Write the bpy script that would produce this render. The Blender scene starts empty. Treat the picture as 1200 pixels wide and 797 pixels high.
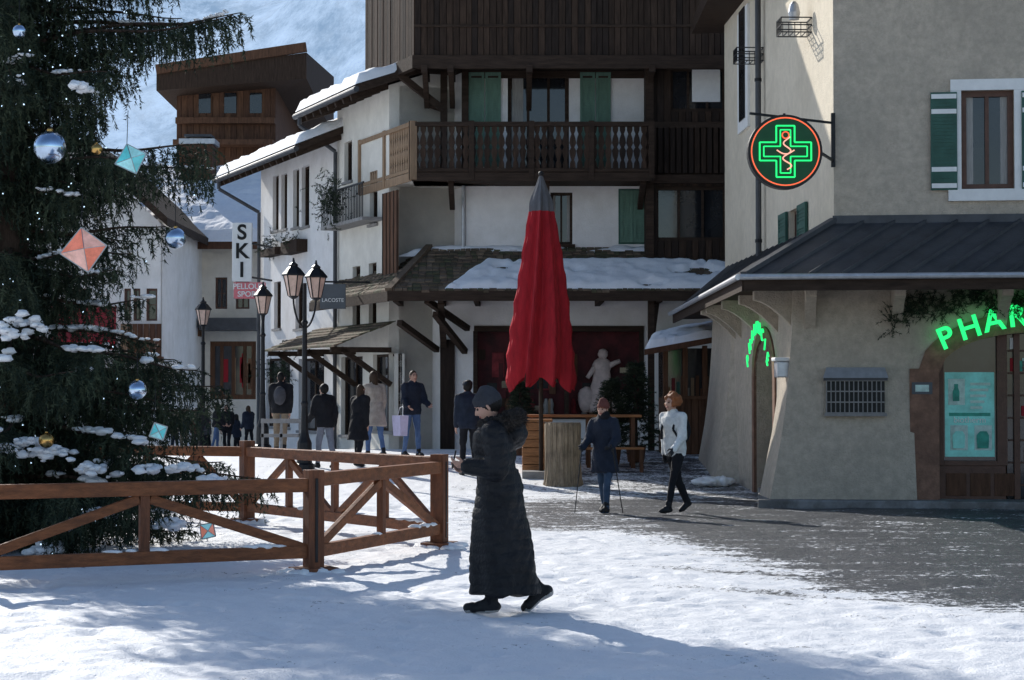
import bpy, bmesh, math, random
import numpy as np
from mathutils import Vector, Matrix
random.seed(7)
rng = np.random.default_rng(7)
F = 2333.0; HV = 460.0; CZ = 1.72
def X(u, Y): return (u-600)/F*Y
def Z(v, Y): return CZ+(HV-v)/F*Y
R1 = random.uniform
scene = bpy.context.scene
COL = scene.collection

# ------------------------------------------------------------------ noise
_T = rng.random((256, 256))
def vnoise(x, y, seed=0):
    x = np.asarray(x, float)+seed*17.3; y = np.asarray(y, float)+seed*9.7
    ix = np.floor(x).astype(int); iy = np.floor(y).astype(int)
    fx = x-ix; fy = y-iy
    fx = fx*fx*(3-2*fx); fy = fy*fy*(3-2*fy)
    a = _T[ix % 256, iy % 256]; b = _T[(ix+1) % 256, iy % 256]
    c = _T[ix % 256, (iy+1) % 256]; d = _T[(ix+1) % 256, (iy+1) % 256]
    return (a*(1-fx)+b*fx)*(1-fy)+(c*(1-fx)+d*fx)*fy
def fbm(x, y, o=4, seed=0):
    s = 0; a = .5; t = 0
    for i in range(o):
        s = s+a*vnoise(np.asarray(x)*2**i, np.asarray(y)*2**i, seed+i); t += a; a *= .5
    return s/t
def sst(a, b, x):
    t = np.clip((np.asarray(x, float)-a)/(b-a), 0, 1); return t*t*(3-2*t)
def g(x, y):
    return float(.45*sst(33, 42, y)-.6*sst(44, 56, y))

# ------------------------------------------------------------------ materials
def M(name, col, rough=.8, var=.2, scale=5, bump=.25, bscale=40, metal=0, emit=None, es=0, stretch=(1, 1, 1), spec=.3, trans=0, dirt=None, dscale=.7):
    m = bpy.data.materials.new(name); m.use_nodes = True
    nt = m.node_tree; N = nt.nodes; Lk = nt.links
    b = N['Principled BSDF']
    b.inputs['Roughness'].default_value = rough
    b.inputs['Metallic'].default_value = metal
    b.inputs['Specular IOR Level'].default_value = spec
    b.inputs['Transmission Weight'].default_value = trans
    tc = N.new('ShaderNodeTexCoord'); mp = N.new('ShaderNodeMapping'); mp.inputs['Scale'].default_value = stretch
    Lk.new(tc.outputs['Object'], mp.inputs['Vector'])
    n = N.new('ShaderNodeTexNoise'); n.inputs['Scale'].default_value = scale; n.inputs['Detail'].default_value = 4
    n.inputs['Roughness'].default_value = .65
    Lk.new(mp.outputs[0], n.inputs['Vector'])
    r = N.new('ShaderNodeMapRange'); r.inputs[1].default_value = .3; r.inputs[2].default_value = .7
    Lk.new(n.outputs['Fac'], r.inputs[0])
    mx = N.new('ShaderNodeMix'); mx.data_type = 'RGBA'
    lo = [c*(1-var) for c in col]+[1]; hi = [min(1, c*(1+var)) for c in col]+[1]
    mx.inputs[6].default_value = lo; mx.inputs[7].default_value = hi
    Lk.new(r.outputs[0], mx.inputs[0])
    out = mx.outputs[2]
    if dirt:
        n3 = N.new('ShaderNodeTexNoise'); n3.inputs['Scale'].default_value = dscale; n3.inputs['Detail'].default_value = 6
        n3.inputs['Roughness'].default_value = .7
        Lk.new(tc.outputs['Object'], n3.inputs['Vector'])
        r3 = N.new('ShaderNodeMapRange'); r3.inputs[1].default_value = .45; r3.inputs[2].default_value = .75; r3.inputs[4].default_value = .8
        Lk.new(n3.outputs['Fac'], r3.inputs[0])
        m3 = N.new('ShaderNodeMix'); m3.data_type = 'RGBA'; m3.inputs[7].default_value = list(dirt)+[1]
        Lk.new(r3.outputs[0], m3.inputs[0]); Lk.new(out, m3.inputs[6]); out = m3.outputs[2]
    Lk.new(out, b.inputs['Base Color'])
    if bump:
        n2 = N.new('ShaderNodeTexNoise'); n2.inputs['Scale'].default_value = bscale; n2.inputs['Detail'].default_value = 3
        Lk.new(mp.outputs[0], n2.inputs['Vector'])
        bp = N.new('ShaderNodeBump'); bp.inputs['Strength'].default_value = bump; bp.inputs['Distance'].default_value = .02
        Lk.new(n2.outputs['Fac'], bp.inputs['Height']); Lk.new(bp.outputs[0], b.inputs['Normal'])
    if emit:
        b.inputs['Emission Color'].default_value = list(emit)+[1]; b.inputs['Emission Strength'].default_value = es
        m.cycles.emission_sampling = 'NONE'
    return m

m_plaster = M('white_plaster', (.82, .80, .78), .9, .06, 3, .35, 30, dirt=(.62, .59, .54))
m_plaster2 = M('cream_plaster', (.78, .74, .66), .9, .06, 3, .35, 30, dirt=(.58, .54, .47))
m_stucco = M('rough_beige_stucco', (.50, .43, .345), .95, .16, 9, 1.0, 38, dirt=(.36, .315, .255), dscale=1.2)
m_cream = M('cream_stucco', (.70, .62, .49), .95, .08, 6, .7, 40, dirt=(.55, .48, .37))
m_stone = M('arch_stone', (.23, .13, .09), .9, .3, 8, .6, 30, dirt=(.14, .08, .06), dscale=3)
m_dkwood = M('dark_timber', (.04, .026, .019), .8, .4, 3, .4, 22, stretch=(6, 6, .7), spec=.15)
m_dkwood2 = M('dark_timber_b', (.055, .035, .025), .8, .4, 3, .4, 22, stretch=(6, 6, .7), spec=.15)
m_dkwood3 = M('dark_timber_c', (.03, .021, .017), .8, .4, 3, .4, 22, stretch=(6, 6, .7), spec=.15)
m_dkh = M('dark_beam', (.045, .03, .022), .8, .4, 3, .4, 22, stretch=(.7, 6, 6), spec=.15)
m_brwood = M('brown_timber', (.13, .065, .038), .8, .35, 3, .4, 22, stretch=(5, 5, .7), spec=.2)
m_brwood2 = M('brown_timber_b', (.10, .05, .031), .8, .35, 3, .4, 22, stretch=(5, 5, .7), spec=.2)
m_tan = M('tan_timber', (.30, .20, .125), .8, .25, 3, .4, 22, stretch=(5, 5, .7), spec=.2)
m_fence = M('fence_wood', (.235, .085, .034), .6, .4, 3, .6, 14, stretch=(.9, 3, 7), dirt=(.11, .045, .025), dscale=3)
m_fencev = M('fence_post_wood', (.18, .065, .03), .6, .4, 3, .6, 14, stretch=(6, 6, .8), dirt=(.08, .035, .02), dscale=3)
m_orange = M('orange_planks', (.34, .15, .06), .6, .3, 3, .4, 14, stretch=(.9, 4, 7))
m_bark = M('log_bark', (.30, .225, .15), .9, .45, 6, 1.0, 16, stretch=(6, 6, .6), dirt=(.14, .10, .07), dscale=4)
m_logtop = M('log_end', (.42, .31, .19), .85, .25, 14, .3, 50)
m_shing = [M('shingle_'+c, col, .9, .35, 9, .6, 40) for c, col in
           (('a', (.14, .10, .07)), ('b', (.105, .082, .055)), ('c', (.18, .135, .095)), ('d', (.09, .085, .05)))]
m_slate = M('slate_metal', (.065, .068, .075), .5, .25, 3, .2, 30, metal=.3, dirt=(.11, .11, .115))
m_gutter = M('zinc_gutter', (.5, .51, .53), .4, .15, 8, .1, 40, metal=.6)
m_green = M('green_shutter', (.115, .205, .155), .7, .2, 5, .25, 30, stretch=(3, 3, .7))
m_greend = M('dark_green_shutter', (.04, .11, .085), .6, .2, 5, .25, 30)
m_white = M('white_paint', (.8, .8, .78), .6, .06, 6, .15, 40)
m_winbr = M('brown_window_frame', (.11, .055, .038), .5, .2, 8, .2, 40)
m_glass = M('window_glass', (.018, .02, .024), .06, .4, 1.2, .04, 3, spec=.7)
m_glass2 = M('shop_glass', (.03, .03, .034), .08, .5, 1.5, .04, 3, spec=.6)
m_curt = M('curtain', (.34, .33, .31), .9, .2, 8, .2, 20, stretch=(6, 6, .5))
m_snow = M('snow', (.90, .91, .93), .75, .04, 6, .5, 35, spec=.3)
m_iron = M('black_iron', (.02, .02, .022), .45, .2, 8, .1, 40, metal=.4)
m_lampgl = M('lantern_glass', (.62, .42, .33), .25, .2, 8, .05, 40, spec=.6)
m_redfab = M('red_parasol_fabric', (.36, .012, .02), .8, .25, 5, .35, 60, stretch=(3, 3, .6))
m_greyfab = M('grey_parasol_cap', (.12, .12, .13), .8, .2, 6, .3, 60)
m_redint = M('red_display', (.07, .010, .012), .6, .6, 3, .1, 20)
m_redint2 = M('red_display_b', (.20, .022, .026), .6, .6, 4, .1, 20)
m_redawn = M('red_awning', (.36, .02, .03), .8, .15, 5, .2, 40)
m_ng = M('neon_green', (.02, .5, .12), .4, 0, 5, 0, emit=(.02, 1, .22), es=1.2)
m_nr = M('neon_red', (.6, .05, .03), .4, 0, 5, 0, emit=(1, .16, .07), es=1.1)
m_nw = M('neon_pink', (.7, .3, .25), .4, 0, 5, 0, emit=(1, .45, .33), es=1.1)
m_black = M('black_panel', (.012, .014, .014), .45, .2, 6, .1, 30)
m_dgpan = M('dark_green_panel', (.006, .04, .02), .45, .2, 6, .05, 30, emit=(0, .25, .07), es=.07)
m_poster = M('teal_poster', (.13, .42, .40), .4, .5, 3, 0, 20, emit=(.2, .6, .6), es=.14)
m_posterw = M('pale_poster', (.5, .66, .60), .5, .25, 9, 0, 20)
m_posterd = M('poster_green', (.04, .32, .24), .5, .4, 6, 0, 20)
m_signg = M('grey_sign', (.10, .11, .12), .6, .1, 6, .05, 30)
m_pink = M('pink_sign', (.72, .2, .22), .6, .1, 6, .05, 30)
m_blktx = M('black_letters', (.01, .01, .01), .6, 0, 6, 0)
m_needle = M('spruce_needles', (.045, .060, .034), .75, .5, 2.5, 0, spec=.25)
m_needle2 = M('spruce_needles_dark', (.020, .032, .021), .8, .5, 2.5, 0, spec=.2)
m_trunk = M('spruce_bark', (.06, .04, .03), .9, .3, 8, .8, 20, stretch=(4, 4, 1))
m_bulb = M('led_bulb', (.6, .75, 1), .4, 0, 5, 0, emit=(.6, .8, 1), es=1.6)
m_kerb = M('kerb_stone', (.27, .26, .25), .85, .2, 8, .5, 30)
m_fig = M('display_cloth', (.58, .47, .43), .8, .25, 5, .3, 30)
m_int = M('warm_interior', (.20, .10, .05), .5, .6, 3, .2, 10)

# ------------------------------------------------------------------ builders
class Fr:
    def __init__(s, o, d):
        l = math.hypot(*d); s.o = o; s.d = (d[0]/l, d[1]/l); s.n = (s.d[1], -s.d[0])
    def P(s, a, d, z): return (s.o[0]+a*s.d[0]+d*s.n[0], s.o[1]+a*s.d[1]+d*s.n[1], z)
    def su(s, u, off=0):
        ox = s.o[0]+off*s.n[0]; oy = s.o[1]+off*s.n[1]
        k = (u-600)/F; return (k*oy-ox)/(s.d[0]-k*s.d[1])
    def y(s, a, d=0): return s.P(a, d, 0)[1]
    def z(s, v, a, d=0): return Z(v, s.y(a, d))

def root(name, loc=(0, 0, 0)):
    e = bpy.data.objects.new(name, None); e.location = loc; e.empty_display_size = .3; COL.objects.link(e); return e

class Part:
    def __init__(s, name): s.name = name; s.v = []; s.f = []; s.mi = []; s.mats = []
    def mid(s, m):
        if m not in s.mats: s.mats.append(m)
        return s.mats.index(m)
    def add(s, vs, fs, m):
        b = len(s.v); s.v.extend([tuple(p) for p in vs]); i = s.mid(m)
        for f in fs: s.f.append(tuple(b+q for q in f)); s.mi.append(i)
    def hexa(s, p, m):
        s.add(p, [(3, 2, 1, 0), (4, 5, 6, 7), (0, 1, 5, 4), (1, 2, 6, 5), (2, 3, 7, 6), (3, 0, 4, 7)], m)
    def box(s, fr, a0, a1, d0, d1, z0, z1, m):
        P = fr.P
        s.hexa([P(a0, d1, z0), P(a1, d1, z0), P(a1, d0, z0), P(a0, d0, z0), P(a0, d1, z1), P(a1, d1, z1), P(a1, d0, z1), P(a0, d0, z1)], m)
    def beam(s, p0, p1, w, h, m, up=(0, 0, 1)):
        p0 = Vector(p0); p1 = Vector(p1); d = (p1-p0).normalized()
        sd = d.cross(Vector(up))
        if sd.length < 1e-4: sd = d.cross(Vector((0, 1, 0)))
        sd.normalize(); u = sd.cross(d)
        a = sd*w/2; b = u*h/2
        s.hexa([p0-a-b, p0+a-b, p1+a-b, p1-a-b, p0-a+b, p0+a+b, p1+a+b, p1-a+b], m)
    def cyl(s, p0, p1, r0, r1, m, n=12):
        p0 = Vector(p0); p1 = Vector(p1); d = (p1-p0).normalized()
        a = d.cross(Vector((0, 0, 1)))
        if a.length < 1e-3: a = Vector((1, 0, 0))
        a.normalize(); b = d.cross(a)
        vs = []
        for p, r in ((p0, r0), (p1, r1)):
            for i in range(n):
                t = 2*math.pi*i/n; vs.append(p+a*(r*math.cos(t))+b*(r*math.sin(t)))
        fs = [(i, (i+1) % n, n+(i+1) % n, n+i) for i in range(n)]
        fs += [tuple(range(n-1, -1, -1)), tuple(range(n, 2*n))]
        s.add(vs, fs, m)
    def tube(s, pts, r, m, n=8):
        for i in range(len(pts)-1):
            s.cyl(pts[i], pts[i+1], r, r, m, n)
    def lathe(s, c, prof, m, n=14, sx=1, sy=1):
        vs = []; fs = []
        for (r, z) in prof:
            for i in range(n):
                t = 2*math.pi*i/n; vs.append((c[0]+r*math.cos(t)*sx, c[1]+r*math.sin(t)*sy, c[2]+z))
        k = len(prof)
        for j in range(k-1):
            for i in range(n): fs.append((j*n+i, j*n+(i+1) % n, (j+1)*n+(i+1) % n, (j+1)*n+i))
        fs.append(tuple(range(n-1, -1, -1))); fs.append(tuple(range((k-1)*n, k*n)))
        s.add(vs, fs, m)
    def ball(s, c, r, m, n=12, k=8, jit=0):
        rx, ry, rz = r if hasattr(r, '__len__') else (r, r, r)
        vs = []; fs = []
        for j in range(k+1):
            ph = math.pi*j/k
            for i in range(n):
                t = 2*math.pi*i/n; q = 1+(R1(-jit, jit) if jit and 0 < j < k else 0)
                vs.append((c[0]+rx*q*math.sin(ph)*math.cos(t), c[1]+ry*q*math.sin(ph)*math.sin(t), c[2]-rz*q*math.cos(ph)))
        for j in range(k):
            for i in range(n): fs.append((j*n+i, j*n+(i+1) % n, (j+1)*n+(i+1) % n, (j+1)*n+i))
        s.add(vs, fs, m)
    def done(s, parent=None, smooth=False, bevel=0):
        me = bpy.data.meshes.new(s.name); me.from_pydata(s.v, [], s.f)
        for m in s.mats: me.materials.append(m)
        me.polygons.foreach_set('material_index', s.mi)
        if smooth: me.polygons.foreach_set('use_smooth', [True]*len(s.f))
        me.update()
        ob = bpy.data.objects.new(s.name, me); COL.objects.link(ob)
        if parent:
            ob.parent = parent; ob.matrix_parent_inverse = Matrix.Translation(-Vector(parent.location))
        if bevel:
            b = ob.modifiers.new('b', 'BEVEL'); b.width = bevel; b.segments = 2; b.limit_method = 'ANGLE'
        return ob

def wall(p, fr, a0, a1, z0, z1, ops, m, th=.25, mrev=None):
    S = sorted(set([a0, a1]+[o[0] for o in ops]+[o[1] for o in ops]))
    Zs = sorted(set([z0, z1]+[o[2] for o in ops]+[o[3] for o in ops]))
    S = [q for q in S if a0-1e-6 <= q <= a1+1e-6]; Zs = [q for q in Zs if z0-1e-6 <= q <= z1+1e-6]
    for i in range(len(S)-1):
        for j in range(len(Zs)-1):
            cs = (S[i]+S[i+1])/2; cz = (Zs[j]+Zs[j+1])/2
            if any(o[0] < cs < o[1] and o[2] < cz < o[3] for o in ops): continue
            p.add([fr.P(S[i], 0, Zs[j]), fr.P(S[i+1], 0, Zs[j]), fr.P(S[i+1], 0, Zs[j+1]), fr.P(S[i], 0, Zs[j+1])], [(0, 1, 2, 3)], m)
    mr = mrev or m
    for (b0, b1, c0, c1) in ops:
        q = lambda a, d, z: fr.P(a, d, z)
        p.add([q(b0, 0, c0), q(b0, -th, c0), q(b0, -th, c1), q(b0, 0, c1)], [(0, 1, 2, 3)], mr)
        p.add([q(b1, 0, c0), q(b1, -th, c0), q(b1, -th, c1), q(b1, 0, c1)], [(3, 2, 1, 0)], mr)
        p.add([q(b0, 0, c1), q(b0, -th, c1), q(b1, -th, c1), q(b1, 0, c1)], [(0, 1, 2, 3)], mr)
        p.add([q(b0, 0, c0), q(b0, -th, c0), q(b1, -th, c0), q(b1, 0, c0)], [(3, 2, 1, 0)], mr)

def window(p, fr, a0, a1, z0, z1, mf, mg, d=-.14, nx=2, ny=2, fw=.06, sill=None, curt=False):
    p.box(fr, a0, a1, d-.05, d-.02, z0, z1, mg)
    if curt:
        for (c0, c1) in ((a0+fw, a0+(a1-a0)*.24), (a1-(a1-a0)*.24, a1-fw)): p.box(fr, c0, c1, d-.02, d-.017, z0+fw, z1-fw, m_curt)
    p.box(fr, a0, a0+fw, d-.015, d+.04, z0, z1, mf); p.box(fr, a1-fw, a1, d-.015, d+.04, z0, z1, mf)
    p.box(fr, a0+fw, a1-fw, d-.015, d+.038, z1-fw, z1, mf); p.box(fr, a0+fw, a1-fw, d-.015, d+.038, z0, z0+fw, mf)
    for i in range(1, nx):
        c = a0+(a1-a0)*i/nx; w = fw*.7
        p.box(fr, c-w/2, c+w/2, d-.015, d+.03, z0+fw, z1-fw, mf)
    for j in range(1, ny):
        c = z0+(z1-z0)*j/ny; w = fw*.4
        p.box(fr, a0+fw, a1-fw, d-.015, d+.022, c-w/2, c+w/2, mf)
    if sill: p.box(fr, a0-.06, a1+.06, -.12, .06, z0-.07, z0-.003, sill)

def shutter(p, fr, a0, a1, z0, z1, m, mb=None):
    p.box(fr, a0, a1, .015, .04, z0, z1, m)
    w = .06; mb = mb or m
    p.box(fr, a0, a0+w, .04, .06, z0, z1, m); p.box(fr, a1-w, a1, .04, .06, z0, z1, m)
    for zz in (z0, z0+(z1-z0)*.45, z1-.08): p.box(fr, a0+w, a1-w, .04, .058, zz, zz+.08, mb)
    z = z0+.11
    while z < z1-.1:
        p.box(fr, a0+w, a1-w, .04, .052, z, z+.025, m); z += .06

def snow(p, a, b, c, d, th=.12, nu=50, nv=16, thr=0, seed=1, fs=3, em=6):
    a, b, c, d = map(np.array, (a, b, c, d))
    U, V = np.meshgrid(np.linspace(0, 1, nu+1), np.linspace(0, 1, nv+1))
    P = ((a[None, None]*(1-U)[..., None]+b*U[..., None])*(1-V)[..., None]+(d*(1-U)[..., None]+c*U[..., None])*V[..., None])
    n = fbm(P[..., 0]*fs, P[..., 1]*fs+P[..., 2], 4, seed)
    lw = np.linalg.norm(b-a); lh = np.linalg.norm(d-a)
    e = np.minimum(np.minimum(U, 1-U)*lw, np.minimum(V, 1-V)*lh)
    e = np.clip(e*em, 0, 1)**.5
    h = th*e*(.55+.9*n)-.02
    mk = fbm(P[..., 0]*1.1, P[..., 1]*1.1+P[..., 2], 3, seed+5)
    if thr > 0: h = h-np.clip((thr-mk)*6, 0, 1)*th*2
    P[..., 2] += h
    vs = P.reshape(-1, 3).tolist(); fs_ = []
    w = nu+1
    for j in range(nv):
        for i in range(nu): fs_.append((j*w+i, j*w+i+1, (j+1)*w+i+1, (j+1)*w+i))
    p.add(vs, fs_, m_snow)

def text(body, fr, a, d, z, size, m, parent, rot=0, ext=.01, bev=0, name='letters'):
    c = bpy.data.curves.new(name, 'FONT'); c.body = body; c.size = size; c.extrude = ext
    c.bevel_depth = bev
    c.align_x = 'CENTER'; c.align_y = 'CENTER'; c.materials.append(m)
    o = bpy.data.objects.new(name, c); COL.objects.link(o)
    mt = Matrix(((fr.d[0], 0, fr.n[0]), (fr.d[1], 0, fr.n[1]), (0, 1, 0))).to_4x4()
    mt = Matrix.Translation(fr.P(a, d, z)) @ mt @ Matrix.Rotation(rot, 4, 'Z')
    o.matrix_world = mt
    if parent:
        o.parent = parent; o.matrix_parent_inverse = Matrix.Translation(-Vector(parent.location))
    return o

def boards(p, fr, a0, a1, d, z0, z1, mats, w=.16, th=.03, ops=()):
    a = a0
    while a < a1-.01:
        b = min(a1, a+w*R1(.85, 1.15)); m = random.choice(mats); dd = d+R1(0, .012)
        segs = [(z0, z1)]
        for o in ops:
            if o[0]-.01 < (a+b)/2 < o[1]+.01:
                ns = []
                for s in segs:
                    if o[2] > s[0]: ns.append((s[0], min(s[1], o[2])))
                    if o[3] < s[1]: ns.append((max(s[0], o[3]), s[1]))
                segs = ns
        for s in segs:
            if s[1]-s[0] > .02: p.box(fr, a, b-.012, d, dd+th, s[0], s[1], m)
        a = b

# ------------------------------------------------------------------ world, sun, camera
SD = Vector((-.50, .866, 0)).normalized(); EL = math.radians(28)
w = bpy.data.worlds.new('World'); scene.world = w; w.use_nodes = True
nt = w.node_tree; bg = nt.nodes['Background']; sk = nt.nodes.new('ShaderNodeTexSky')
sk.sky_type = 'NISHITA'; sk.sun_disc = False; sk.sun_elevation = EL
sk.sun_rotation = math.atan2(SD.x, SD.y)
sk.altitude = 1100; sk.dust_density = 1.6
nt.links.new(sk.outputs[0], bg.inputs['Color']); bg.inputs['Strength'].default_value = .15
L = bpy.data.lights.new('sun', 'SUN'); L.energy = 5.0; L.angle = math.radians(.5); L.color = (1, .96, .89)
lo = bpy.data.objects.new('sun', L); COL.objects.link(lo)
sv = Vector((SD.x*math.cos(EL), SD.y*math.cos(EL), math.sin(EL)))
lo.rotation_euler = sv.to_track_quat('Z', 'Y').to_euler(); lo.location = (-20, 30, 30)
cam = bpy.data.cameras.new('camera'); co = bpy.data.objects.new('camera', cam); COL.objects.link(co)
cam.lens = 70; cam.sensor_width = 36; cam.clip_end = 6000; cam.clip_start = .1
co.location = (0, 0, CZ); co.rotation_euler = (math.radians(90)+math.atan(61.5/F), 0, 0)
scene.camera = co
scene.view_settings.view_transform = 'Standard'; scene.view_settings.look = 'None'; scene.view_settings.exposure = 0

# ------------------------------------------------------------------ ground
def make_grid(name, xs, ys, zf, mat):
    Xg, Yg = np.meshgrid(xs, ys)
    Zg = zf(Xg, Yg)
    nx, ny = len(xs), len(ys)
    v = np.stack([Xg, Yg, Zg], -1).reshape(-1, 3)
    i = np.arange(nx-1)[None, :]+np.arange(ny-1)[:, None]*nx
    q = np.stack([i, i+1, i+1+nx, i+nx], -1).reshape(-1, 4)
    me = bpy.data.meshes.new(name)
    me.vertices.add(len(v)); me.vertices.foreach_set('co', v.ravel())
    me.loops.add(q.size); me.loops.foreach_set('vertex_index', q.ravel().astype(np.int32))
    me.polygons.add(len(q)); me.polygons.foreach_set('loop_start', np.arange(0, q.size, 4, dtype=np.int32))
    me.polygons.foreach_set('loop_total', np.full(len(q), 4, dtype=np.int32))
    me.polygons.foreach_set('use_smooth', np.ones(len(q), dtype=bool))
    me.update(calc_edges=True); me.validate()
    me.materials.append(mat)
    ob = bpy.data.objects.new(name, me); COL.objects.link(ob)
    return ob, v
xs = np.concatenate([-np.geomspace(2500, 9, 30)[:-1], np.arange(-9, 10, .045), np.geomspace(10, 2500, 30)])
ys = np.concatenate([[-200, -60, -20, 0, 4], np.arange(8, 32, .045), np.arange(32, 60, .2), np.geomspace(60, 4000, 40)])
def roadf(x, y):
    # compacted road running from the square towards the lower right
    a = sst(1.2, 3.0, x+(y-22)*.18)*sst(15.5, 18.5, y+x*.28)*(1-sst(31.5, 34, y))
    b = sst(24.0, 26.0, y)*(1-sst(31.0, 33, y))*sst(-1.8, .8, x)
    c = .8*sst(28, 31, y)*sst(-3, 4, x)
    s = np.exp(-((y-(19.6-.55*(x-1.5)))/.35)**2)*sst(.3, 2.2, x)*.9
    s2 = np.exp(-((y-(17.6-.55*(x-1.5)))/.28)**2)*sst(.8, 2.5, x)*.85
    return np.clip(np.maximum.reduce([a*1.08, b*.95, c, s, s2]), 0, 1.1)
def zf(x, y):
    near = np.exp(-np.maximum(0, y-30)/10.)*(y > 0)
    base = .45*sst(33, 42, y)-.6*sst(44, 56, y)
    rd = np.clip(roadf(x, y), 0, 1)
    foot = np.clip(.40-fbm(x*3.1, y*2.6, 2, 21), 0, 1)*.15
    n = (fbm(x*.8, y*.8, 3, 2)-.5)*.05+(fbm(x*5, y*5, 4, 4)-.5)*.035*(1-.7*rd)+(fbm(x*13, y*13, 2, 14)-.5)*.022*(1-.6*rd)-foot*(1-rd)
    return base+n*near-.02*rd
gm = bpy.data.materials.new('packed_snow_and_asphalt'); gm.use_nodes = True
nt = gm.node_tree; N = nt.nodes; LK = nt.links; b = N['Principled BSDF']
tc = N.new('ShaderNodeTexCoord')
def noise(sc, det=8, ro=.65, mp=None, rot=0):
    n = N.new('ShaderNodeTexNoise'); n.inputs['Scale'].default_value = sc; n.inputs['Detail'].default_value = det; n.inputs['Roughness'].default_value = ro
    if mp:
        m = N.new('ShaderNodeMapping'); m.inputs['Rotation'].default_value = (0, 0, rot); m.inputs['Scale'].default_value = mp
        LK.new(tc.outputs['Object'], m.inputs[0]); LK.new(m.outputs[0], n.inputs['Vector'])
    else: LK.new(tc.outputs['Object'], n.inputs['Vector'])
    return n
def math_(op, a, b_=None, c=None):
    m = N.new('ShaderNodeMath'); m.operation = op
    for i, q in enumerate((a, b_, c)):
        if q is None: continue
        if isinstance(q, (int, float)): m.inputs[i].default_value = q
        else: LK.new(q, m.inputs[i])
    return m.outputs[0]
def rng_(x, a, b_, c=0, d=1):
    r = N.new('ShaderNodeMapRange'); r.inputs[1].default_value = a; r.inputs[2].default_value = b_; r.inputs[3].default_value = c; r.inputs[4].default_value = d
    LK.new(x, r.inputs[0]); return r.outputs[0]
def mixc(f, a, b_):
    m = N.new('ShaderNodeMix'); m.data_type = 'RGBA'; LK.new(f, m.inputs[0])
    for i, q in ((6, a), (7, b_)):
        if isinstance(q, tuple): m.inputs[i].default_value = q+(1,)
        else: LK.new(q, m.inputs[i])
    return m.outputs[2]
at = N.new('ShaderNodeAttribute'); at.attribute_name = 'road'
nA = noise(1.5, 8, .72); nB = noise(14, 5, .8); nC = noise(.5, 5, .6); nS = noise(1.0, 6, .7, (.45, 2.4, 1), .45)
f = math_('ADD', at.outputs['Fac'], math_('MULTIPLY', math_('SUBTRACT', nA.outputs['Fac'], .5), 1.7))
f = math_('ADD', f, math_('MULTIPLY', math_('SUBTRACT', nS.outputs['Fac'], .5), 2.0))
f = math_('ADD', f, math_('MULTIPLY', math_('SUBTRACT', nB.outputs['Fac'], .5), 3.2))
f = rng_(f, .58, .70)
snowc = mixc(rng_(nC.outputs['Fac'], .35, .7), (.93, .94, .96), (.85, .87, .90))
snowc = mixc(rng_(nB.outputs['Fac'], .58, .85, 0, .3), snowc, (.5, .5, .51))
asp = mixc(rng_(nB.outputs['Fac'], .3, .7), (.028, .031, .038), (.085, .09, .10))
LK.new(mixc(f, snowc, asp), b.inputs['Base Color'])
LK.new(rng_(f, 0, 1, .62, .45), b.inputs['Roughness']); b.inputs['Specular IOR Level'].default_value = .4
nD = noise(34, 4, .75); nE = noise(7, 5, .6)
bp = N.new('ShaderNodeBump'); bp.inputs['Strength'].default_value = .75; bp.inputs['Distance'].default_value = .03
LK.new(math_('ADD', math_('MULTIPLY', nE.outputs['Fac'], .7), math_('MULTIPLY', nD.outputs['Fac'], .65)), bp.inputs['Height'])
LK.new(bp.outputs[0], b.inputs['Normal'])
ground, gv = make_grid('snowy_ground', xs, ys, zf, gm)
at = ground.data.attributes.new('road', 'FLOAT', 'POINT')
at.data.foreach_set('value', roadf(gv[:, 0], gv[:, 1]).astype(np.float32))

# ------------------------------------------------------------------ mountain
mm = bpy.data.materials.new('mountain_painted_haze'); mm.use_nodes = True
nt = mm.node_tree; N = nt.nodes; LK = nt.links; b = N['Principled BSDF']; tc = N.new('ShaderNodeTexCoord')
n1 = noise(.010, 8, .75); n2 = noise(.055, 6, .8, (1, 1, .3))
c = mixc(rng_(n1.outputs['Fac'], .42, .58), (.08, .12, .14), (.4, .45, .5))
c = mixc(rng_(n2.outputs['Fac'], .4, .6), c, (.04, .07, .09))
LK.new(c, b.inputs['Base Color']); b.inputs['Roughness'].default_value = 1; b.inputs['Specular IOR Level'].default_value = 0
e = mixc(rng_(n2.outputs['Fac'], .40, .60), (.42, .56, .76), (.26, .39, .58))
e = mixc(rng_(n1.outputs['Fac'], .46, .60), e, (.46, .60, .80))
LK.new(e, b.inputs['Emission Color']); b.inputs['Emission Strength'].default_value = .95; mm.cycles.emission_sampling = 'NONE'  # aerial haze put in as a pale blue glow of the slope itself
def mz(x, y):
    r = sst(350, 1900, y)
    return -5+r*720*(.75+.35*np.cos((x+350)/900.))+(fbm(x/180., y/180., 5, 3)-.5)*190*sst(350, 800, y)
make_grid('mountain', np.linspace(-2600, 2600, 130), np.linspace(340, 2400, 110), mz, mm)

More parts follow.
